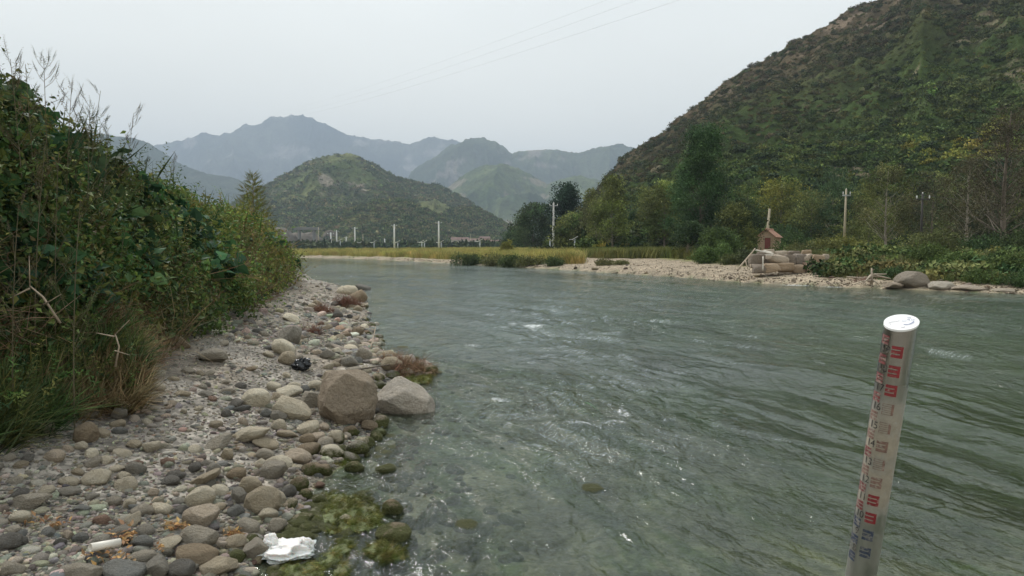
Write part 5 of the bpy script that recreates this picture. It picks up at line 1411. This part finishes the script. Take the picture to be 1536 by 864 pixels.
stick(at(1144.5, 385, 35.13), at(1144.5, 406, 34.94), .045, "upright pale post in front of the ruined wall", "post", "post", M_WOODP)
for i, (a, b, lb) in enumerate([((1134, 375, 39.8), (1160, 381, 38.9), "pale board lying slanted on the ruined wall"), ((1146, 376, 40.2), (1158, 379, 39.6), "shorter pale board next to the slanted one"), ((1148, 382, 39.0), (1159, 383, 38.6), "pale board end sticking out of the ruined wall")]):
    p, q = Vector(at(a[0], a[1], a[2] * .91)), Vector(at(b[0], b[1], b[2] * .91)); d = q - p; mb = MB(); mb.box((0, 0, 0), (d.length, .16, .05)); o = mb.build("plank", M_WOODP); o.location = (p + q) / 2; o.rotation_euler = d.to_track_quat('X', 'Z').to_euler(); tag(o, lb, "plank")
M_DRIFT = simple("driftwood", (.36, .30, .23), .9, .25, 6, .3, .01)
drift = empty("driftwood_snag", tuple(at(1307, 425, 29.5)))
mb = MB()
def dl(a, b, r0, r1):
    p, q = Vector(at(*a)) - drift.location, Vector(at(*b)) - drift.location; mb.tube([p, p.lerp(q, .5) + Vector((random.uniform(-.05, .05), 0, random.uniform(-.04, .04))), q], [r0, (r0 + r1) / 2, r1], 6)
for a in [((1307,427,29.5),(1307.5,402,29.5),.07,.03), ((1310,412,29.5),(1330,411,29.2),.05,.02), ((1308,414,29.5),(1336,418,29.6),.06,.02), ((1306,413,29.5),(1296,424,29.2),.05,.02), ((1309,416,29.5),(1270,415,30.5),.05,.015), ((1306,420,29.4),(1282,427,29.3),.04,.015), ((1309,420,29.4),(1318,427,29.2),.04,.02), ((1307,408,29.5),(1312,404,29.4),.02,.008)]:
    dl(*a)
mb.build("trunk", M_DRIFT, drift, smooth=True)
mb = MB()
for k in range(26):
    a = random.uniform(0, 6.28); L1 = random.uniform(.2, .8); mb.tube([(random.uniform(-.7, .1), random.uniform(-.1, .3), random.uniform(0, .15)), (random.uniform(-.9, .2) + math.cos(a) * L1 * .6, .1, .1 + abs(math.sin(a)) * L1 * .5)], [.012, .004], 4)
mb.build("twigs", simple("root_wood", (.20, .11, .08), .9, .2, 5, 0), drift)
tag(drift, "branching grey driftwood snag stranded left of the domed boulder", "driftwood")
# sticks lying on the near stones
stick(on_ground(525, 565) + np.array([0, 0, .07]), on_ground(600, 556) + np.array([0, 0, .1]), .012, "long dry stick lying from the shore into the twig heap", "stick", "stick", M_BARK, .03)
stick(on_ground(556, 527) + np.array([0, 0, .05]), on_ground(564, 508) + np.array([0, 0, .22]), .012, "short forked stick poking up at the upstream shore", "stick", "stick", M_DRY, .02)
def forked(px, py, D, L_, label, rz):
    root_ = empty("dead_branch", tuple(at(px, py, D)), rz); mb = MB()
    mb.tube([(0, 0, -L_ * .5), (.03, 0, 0), (0, .02, L_ * .3)], [.008, .007, .005], 6); mb.tube([(0, .02, L_ * .3), (L_ * .35, 0, L_ * .65)], [.005, .002], 5); mb.tube([(0, 0, L_ * .25), (-L_ * .4, 0, L_ * .35)], [.007, .002], 5); mb.tube([(.0, 0, -.1 * L_), (L_ * .4, -.05, -L_ * .2)], [.006, .002], 5)
    mb.build("branch", M_DRY, root_, smooth=True); return tag(root_, label, "branch")
forked(172, 520, 4.9, .3, "pale forked dead branch in front of the dead grass", .2)
forked(60, 450, 4.6, .42, "pale dead branch slanting over the grass", .9).rotation_euler = (0, R(-40), 0)

# ------------------------------------------------------------------ river gauge
top = Vector(at(1352, 484, 3.08)); bot = Vector(at(1286, 895, 3.30)); ax = (top - bot).normalized(); RG = .0690
M_TUBE = bpy.data.materials.new("gauge_steel"); M_TUBE.use_nodes = True; nt = M_TUBE.node_tree; b = nt.nodes["Principled BSDF"]
oc = objcoord(nt); sz = N(nt, "ShaderNodeSeparateXYZ"); nt.links.new(oc, sz.inputs[0])
dirt = mathn(nt, 'MULTIPLY', mapr(nt, sz.outputs["Z"], -.95, -.35, 1, 0), 1.0)
dirt = mathn(nt, 'MULTIPLY', mathn(nt, 'SUBTRACT', 1.0, mapr(nt, sz.outputs["Z"], -.50, -.28, 0, 1)), mapr(nt, noise(nt, 7, 6, .7, oc), .36, .5, .35, 1))
low = mapr(nt, mathn(nt, 'ADD', sz.outputs["Z"], mapr(nt, noise(nt, 12, 4, .7, oc), .3, .7, -.06, .06)), -.98, -.86, .25, 1)
dirt = mathn(nt, 'MULTIPLY', dirt, low)
mp_ = N(nt, "ShaderNodeMapping"); mp_.inputs["Scale"].default_value = (30, 30, 1.2); nt.links.new(oc, mp_.inputs[0])
st = noise(nt, 1.0, 4, .6, mp_.outputs[0])
sc_ = mixc(nt, st, (.27, .265, .25), (.52, .51, .48)); dc = mixc(nt, noise(nt, 18, 6, .75, oc), (.19, .16, .12), (.47, .425, .34))
nt.links.new(mixc(nt, dirt, sc_, dc), b.inputs["Base Color"]); nt.links.new(mapr(nt, dirt, 0, 1, .98, .12), b.inputs["Metallic"]); nt.links.new(mapr(nt, dirt, 0, 1, .24, .85), b.inputs["Roughness"])
nt.links.new(bump(nt, noise(nt, 40, 5, .7, oc), .25, .003), b.inputs["Normal"])
gauge = empty("river_gauge", top)
q_ = ax.to_track_quat('Z', 'Y'); f0 = Vector((-top.x, -top.y, 0)).normalized(); f0 = (f0 - ax * f0.dot(ax)).normalized(); r0 = f0.cross(ax) * -1   # r0 points to the right seen from the camera
r0 = ax.cross(f0) * 1.0
if r0.x < 0: r0 = -r0
def cyl(th, s, r=RG):           # th from the front towards the right, s metres down the axis; local to the gauge
    return (f0 * math.cos(th) + r0 * math.sin(th)) * r - ax * s
NSEG = 64; LEN = (top - bot).length + .45
cutn = Vector((-.26, -math.sin(R(20)), math.cos(R(20)))).normalized()
def cut_s(th, r=RG):            # where the slanted cut meets the wall
    v = f0 * math.cos(th) + r0 * math.sin(th); return (v * r).dot(cutn) / ax.dot(cutn)
V = []; F = []
for k in range(NSEG):
    th = 2 * math.pi * k / NSEG; V.append(cyl(th, cut_s(th))); V.append(cyl(th, LEN))
for k in range(NSEG):
    a, b2 = 2 * k, 2 * ((k + 1) % NSEG); F.append((a, b2, b2 + 1, a + 1))
mb = MB(); mb.add(V, F); mb.build("tube", M_TUBE, gauge, smooth=True)
M_CAP = simple("gauge_cap_white", (.80, .79, .78), .35, .03, 20, .05, .001)
V = [cyl(2 * math.pi * k / NSEG, cut_s(2 * math.pi * k / NSEG) - .003, RG + .002) for k in range(NSEG)] + [cyl(2 * math.pi * k / NSEG, cut_s(2 * math.pi * k / NSEG) + .006, RG + .002) for k in range(NSEG)]
mb = MB(); mb.add(V, [tuple(range(NSEG))] + [(k, k + NSEG, (k + 1) % NSEG + NSEG, (k + 1) % NSEG) for k in range(NSEG)]); cap = mb.build("cap", M_CAP, gauge)
M_INKB = simple("blue_ink", (.10, .14, .28), .5, .1, 5, 0); M_INKG = simple("grey_scuff", (.33, .33, .36), .5, .1, 5, 0)
cu = r0 - cutn * r0.dot(cutn); cu.normalize(); cv = cutn.cross(cu)
if cv.dot(f0) > 0: cv = -cv
def stroke(mb, pts, w):
    for (x0, y0), (x1, y1) in zip(pts[:-1], pts[1:]):
        d = Vector((x1 - x0, y1 - y0)); n = Vector((-d.y, d.x)).normalized() * w / 2
        Q = [(x0 + n.x, y0 + n.y), (x0 - n.x, y0 - n.y), (x1 - n.x, y1 - n.y), (x1 + n.x, y1 + n.y)]
        mb.add([cu * a * RG + cv * b3 * RG + cutn * .006 for a, b3 in Q], [(0, 1, 2, 3)])
mb = MB(); stroke(mb, [(.15,-.35), (.35,-.35), (.5,-.28), (.68,-.05), (.72,.08)], .07); stroke(mb, [(.3,.55), (.45,.6), (.55,.5)], .05); stroke(mb, [(.0,.1), (.15,.08), (.3,.12)], .04); stroke(mb, [(.30,.25), (.42,.35), (.48,.2)], .04); stroke(mb, [(.6,.35), (.6,.2)], .04); stroke(mb, [(.72,.4), (.70,.22)], .04)
mb.build("blue_marks", M_INKB, cap)
mb = MB(); stroke(mb, [(-.75,-.25), (-.55,-.05), (-.3,.02), (-.1,.15)], .05); stroke(mb, [(.0,-.7), (.15,-.75), (.25,-.66)], .06); stroke(mb, [(-.65,-.4), (-.55,-.42)], .05); mb.build("scuffs", M_INKG, cap)
M_GR = simple("gauge_red", (.23, .025, .03), .5, .2, 30, 0); M_GRF = simple("gauge_faded_red", (.20, .12, .095), .7, .35, 40, 0); M_GBL = simple("gauge_blue", (.03, .045, .085), .6, .3, 30, 0); M_GK = simple("gauge_black", (.025, .022, .022), .6, .3, 30, 0)
M_GRD = simple("gauge_dark_red", (.18, .045, .045), .6, .35, 30, 0)
for m_, wear in ((M_GR, .38), (M_GRF, .44), (M_GBL, .46), (M_GK, .42), (M_GRD, .46)):      # paint worn through to the dirty steel
    nt = m_.node_tree; b = nt.nodes["Principled BSDF"]; src = b.inputs["Base Color"].links[0].from_socket
    wn = noise(nt, 55, 5, .75, objcoord(nt)); f_ = mapr(nt, wn, wear - .05, wear + .06, .75, 0)
    nt.links.new(mixc(nt, f_, src, (.34, .31, .26)), b.inputs["Base Color"])
def patch(mb, th0, th1, s0, s1, r=RG + .0012, n=4):
    V = []; F = []
    for i in range(n + 1):
        th = th0 + (th1 - th0) * i / n; V += [cyl(th, s0, r), cyl(th, s1, r)]
    for i in range(n): F.append((2 * i, 2 * i + 2, 2 * i + 3, 2 * i + 1))
    mb.add(V, F)
def E_mark(mb, th0, th1, s, h, spine, outline=False):
    bh = h / 4; d = th1 - th0
    for k in (0, 1.5, 3):
        if outline:
            a, b4 = s - h / 2 + k * bh, s - h / 2 + (k + 1) * bh; t_ = .0022
            patch(mb, th0, th1, a, a + t_); patch(mb, th0, th1, b4 - t_, b4); patch(mb, th0, th0 + .03, a, b4)
        else: patch(mb, th0, th1, s - h / 2 + k * bh, s - h / 2 + (k + 1) * bh + .001)
    if spine > 0: patch(mb, th1 - d * .22, th1, s - h / 2, s + h / 2, RG + .0014)
    else: patch(mb, th0, th0 + d * .25, s - h / 2, s + h / 2, RG + .0014)
def text_on(txt, th_c, s_c, h, mat):
    cu_ = bpy.data.curves.new("num", 'FONT'); cu_.body = txt; cu_.size = h * 1.38; cu_.align_x = 'CENTER'; cu_.resolution_u = 3; cu_.space_character = .95
    ob = bpy.data.objects.new("num", cu_); COL.objects.link(ob); me = bpy.data.meshes.new_from_object(ob); bpy.data.objects.remove(ob)
    for v in me.vertices:
        x, y = v.co.x * .9, v.co.y - h * .5
        v.co = cyl(th_c + x / RG, s_c - y, RG + .0016)
    me.materials.clear(); me.materials.append(mat); o = link("numeral", me, gauge); return o
first = .126
for k, num in enumerate(range(19, 7, -1)):
    s = first + .0935 * k
    mat = {19: M_GR, 18: M_GR, 17: M_GR, 11: M_GR, 10: M_GR, 9: M_GBL, 8: M_GBL}.get(num, M_GRF)
    mb = MB(); E_mark(mb, R(-19), R(21), s, .054, 1, num in (16, 15, 13)); mb.build("scale_block", mat, gauge)
    mb = MB(); E_mark(mb, R(-70), R(-33), s + .047, .046, -1); mb.build("scale_block", {19: M_GRD, 18: M_GRD, 17: M_GRD, 16: M_GRF, 14: M_GRD, 12: M_GRD, 11: M_GRD, 10: M_GBL, 9: M_GBL, 8: M_GBL}.get(num, M_GRF), gauge)
    text_on(str(num), R(-42), s - .004, .037, M_GK)
mb = MB(); E_mark(mb, R(-70), R(-33), first - .047, .042, -1); mb.build("scale_block", M_GRD, gauge)
mb = MB()
for k in range(120): patch(mb, R(-86), R(-73 if k % 5 else -69), .055 + .00935 * k, .0595 + .00935 * k, n=2)
mb.build("tick_marks", M_GK, gauge)
tag(gauge, "leaning steel water level gauge with red and blue scale marks and a white slanted cap", "water gauge")

# ------------------------------------------------------------------ litter
def crumple(name, seed, size, mat, creases=.35, flat=1.0):
    V, F = ICO[5]; V = V.copy()
    r_ = 1 + .10 * ridged(V[:, 0] * 5 + seed, V[:, 1] * 7, V[:, 2] * 6, o=3, s=seed + 8) + .30 * fbm(V[:, 0] * 1.3 + seed, V[:, 1] * 1.3, V[:, 2] * 1.3, o=2, s=seed) + creases * (ridged(V[:, 0] * 1.5 + seed, V[:, 1] * 2.0, V[:, 2] * 2.4, o=4, s=seed + 3) - .6)
    V = V * r_[:, None] * np.array(size); V[:, 2] = np.where(V[:, 2] < 0, V[:, 2] * .35, V[:, 2])
    return mesh_np(name, V, F, mat, True)
M_WBAG, nt, b = newmat("white_film"); b.inputs["Base Color"].default_value = (.74, .73, .70, 1); b.inputs["Roughness"].default_value = .42; b.inputs["Subsurface Weight"].default_value = .15
oc = objcoord(nt); nt.links.new(bump(nt, noise(nt, 22, 5, .7, oc, 1.5), .7, .012), b.inputs["Normal"])
g = on_ground(428, 838); bag = empty("plastic_bag", (g[0], g[1], max(g[2], 0) + .02)); s = g[1] / 1000
link("film", crumple("bag_film", 12, (43 * s, 32 * s, 13 * s), M_WBAG, .75), bag)
o = link("handle", crumple("bag_handle", 17, (11 * s, 9 * s, 14 * s), M_WBAG, .6), bag); o.location = (-24 * s, 4 * s, 10 * s)
o = link("handle", crumple("bag_handle", 19, (13 * s, 8 * s, 12 * s), M_WBAG, .6), bag); o.location = (30 * s, 6 * s, 5 * s); o.rotation_euler = (0, R(30), 0)
o = link("handle", crumple("bag_handle", 23, (13 * s, 10 * s, 9 * s), M_WBAG, .6), bag); o.location = (-36 * s, -6 * s, 3 * s)
tag(bag, "crumpled white plastic bag lying at the edge of the algae", "plastic bag")
M_KBAG, nt, b = newmat("black_film"); b.inputs["Base Color"].default_value = (.012, .014, .017, 1); b.inputs["Roughness"].default_value = .22
nt.links.new(bump(nt, noise(nt, 35, 4, .6, objcoord(nt), 1.2), .6, .008), b.inputs["Normal"])
g = on_ground(453, 556); s = g[1] / 1000; o = link("plastic_bag", crumple("black_bag", 31, (13 * s, 11 * s, 14 * s), M_KBAG, .8)); o.location = (g[0], g[1], g[2] + .05); tag(o, "crumpled black plastic bag among the grey stones", "plastic bag")
M_PVC = simple("white_pvc", (.66, .62, .54), .5, .08, 10, .1, .002)
a, b_ = on_ground(136, 838), on_ground(180, 831); a[2] += .055; b_[2] += .06
mb = MB(); A, B = Vector(a), Vector(b_); d = (B - A).normalized(); u = d.orthogonal().normalized(); v = d.cross(u); n = 20
V = []; F = []
for k in range(n):
    t = 2 * math.pi * k / n; w_ = u * math.cos(t) + v * math.sin(t)
    V += [A + w_ * .021, B + w_ * .021, B + w_ * .017, A + w_ * .017]
for k in range(n):
    a4, b4 = 4 * k, 4 * ((k + 1) % n)
    for j in range(4): F.append((a4 + j, b4 + j, b4 + (j + 1) % 4, a4 + (j + 1) % 4))
mb.add(V, F); tag(mb.build("pipe", M_PVC, smooth=True), "short white plastic tube lying on the stones at the lower left", "pipe")
# leaf litter
n = 240; cs = [(190,812,26,16),(262,798,22,8),(352,810,14,6),(165,845,40,14),(240,832,14,6),(60,790,40,16)]
P = []
for i in range(n):
    c = cs[rng.choice(6, p=[.28,.2,.16,.2,.06,.1])]; g = on_ground(c[0] + rng.normal(0, c[2] * .5), c[1] + rng.normal(0, c[3] * .5), 8); g[2] += .03 + .02 * rng.random(); P.append(g)
K_LIT = proto_collection("litter", [leafset("chip", [((0, 0, 0), (1, 0, .1), (0, 0, 1), .05, .02, 1)], M_LEAF), leafset("chip", [((0, 0, 0), (1, .2, 0), (0, 0, 1), .035, .025, 1)], M_LEAF)])
tag(scatter("leaf_litter", K_LIT, np.array(P), rrot(n, .5), rng.uniform(.4, 1.1, n), rng.integers(0, 2, n), tints(n, [(.42,.25,.10), (.34,.22,.12), (.28,.16,.08)], .2)), "small orange and straw coloured chips of leaves between the stones", kind='stuff')

# ------------------------------------------------------------------ algae mats
M_ALG, nt, b = newmat("algae"); ps = poscoord(nt)
nn = noise(nt, 6, 6, .7, ps, 1.0); n2_ = noise(nt, 60, 4, .7, ps)
c = mixc(nt, mapr(nt, nn, .35, .65, 0, 1), (.075, .105, .022), (.20, .23, .07)); c = mixc(nt, mapr(nt, n2_, .4, .6, .45, 0), c, (.06, .065, .02)); c = mixc(nt, mapr(nt, noise(nt, 2.6, 4, .6, ps), .52, .68, 0, .7), c, (.15, .115, .055))
nt.links.new(c, b.inputs["Base Color"]); b.inputs["Roughness"].default_value = .5; nt.links.new(bump(nt, n2_, .8, .02), b.inputs["Normal"])
def mat_patch(poly, label, z=.006, hgt=.022, seed=1):
    W = []
    for (px, py) in poly:
        d = ray(px, py); t = -CAM_H / d[2]; W.append((d[0] * t, d[1] * t))
    W = np.array(W); lo, hi = W.min(0) - .1, W.max(0) + .1; st_ = max((hi - lo).max() / 130, .004)
    xs, ys_ = np.arange(lo[0], hi[0], st_), np.arange(lo[1], hi[1], st_); Xm, Ym = np.meshgrid(xs, ys_)
    sd = sdist(np.stack([Xm.ravel(), Ym.ravel()], 1), W).reshape(Xm.shape); k0 = 6 / max((hi - lo).max(), .3)
    sd = sd + .075 * fbm(Xm * 9, Ym * 9, o=5, s=seed) * (hi - lo).max() / .5 - .01
    h = z + hgt * smooth01(sd / .05) * (.45 + .75 * fbm(Xm * 14, Ym * 14, o=4, s=seed + 3)) - .02 * smooth01(-sd / .01 + .3)
    F = grid_faces(*Xm.shape); ok = (sd.ravel()[F] > -.006).all(1)
    me = mesh_np("algae_mat", np.stack([Xm.ravel(), Ym.ravel(), h.ravel()], 1), F[ok], M_ALG, True)
    o = tag(link("algae_mat", me), label, "algae", "algae mats at the near shore")
    area = abs(((W - W.mean(0))[:, 0] * np.roll((W - W.mean(0))[:, 1], -1) - np.roll((W - W.mean(0))[:, 0], -1) * (W - W.mean(0))[:, 1]).sum()) / 2
    k = np.flatnonzero(sd.ravel() > -.02); n = int(min(260, 70 + area * 900)); k = rng.choice(k, n)
    P = np.stack([Xm.ravel()[k], Ym.ravel()[k], np.maximum(h.ravel()[k], z)], 1)
    rot = np.stack([rng.normal(0, .5, n), 1.35 + rng.normal(0, .12, n), -1.3 + rng.normal(0, .7, n)], 1)
    scatter("strands", K_TUFT, P, rot, rng.uniform(.08, .18, n), rng.integers(0, 4, n), tints(n, [(.17,.19,.05), (.11,.125,.035), (.26,.24,.09)], .25), o, M_LEAF_T)
    return o
mat_patch([(474,770),(497,742),(530,744),(562,757),(570,780),(548,800),(512,803),(484,792)], "green algae mat round the pale cream stone", seed=11)
mat_patch([(392,872),(440,848),(488,838),(520,808),(514,840),(500,872),(470,905),(400,905)], "long green algae mat running down to the bottom edge", seed=21)
mat_patch([(536,826),(560,818),(612,826),(606,838),(560,842)], "green algae skirt round the wide mossy rock", seed=31)
mat_patch([(590,577),(612,568),(648,563),(640,574),(612,579)], "bright green algae patch below the twig heap", seed=41)
mat_patch([(476,690),(500,684),(526,694),(500,704)], "pale green algae film in the still pool", z=.002, hgt=.008, seed=51)
# a blade of weed bending in the current
mb = MB(); c = at(890, 620, 6.95); V = []; n = 10
for i in range(n + 1):
    t = i / n; w_ = .028 * math.sin(math.pi * min(t * .93 + .05, 1)); V += [(-.09 + .17 * t, -w_, .10 - .13 * t * t), (-.09 + .17 * t, 0, .112 - .13 * t * t), (-.09 + .17 * t, w_, .10 - .13 * t * t)]
F = [(3 * i + j, 3 * i + 3 + j, 3 * i + 4 + j, 3 * i + 1 + j) for i in range(n) for j in (0, 1)]
mb.add(V, F); o = mb.build("water_weed", simple("weed_green", (.05, .11, .035), .4, .2, 30, .2, .005), None, (c[0], c[1], -.02), True); tag(o, "dark green leaf of water weed rising above the splash in midstream", "water weed")
# ------------------------------------------------------------------ air
hv = bpy.data.materials.new("haze"); hv.use_nodes = True
ht = hv.node_tree; ht.nodes.clear()
ho = ht.nodes.new("ShaderNodeOutputMaterial"); pv = ht.nodes.new("ShaderNodeVolumePrincipled")
pv.inputs["Color"].default_value = (0.68, 0.82, 1.0, 1); pv.inputs["Density"].default_value = 0.00022
ht.links.new(pv.outputs[0], ho.inputs["Volume"])
hb = MB(); hb.box((0, 7530, 527), (52000, 15300, 1064)); o = hb.build("haze", hv); tag(o, kind='stuff')
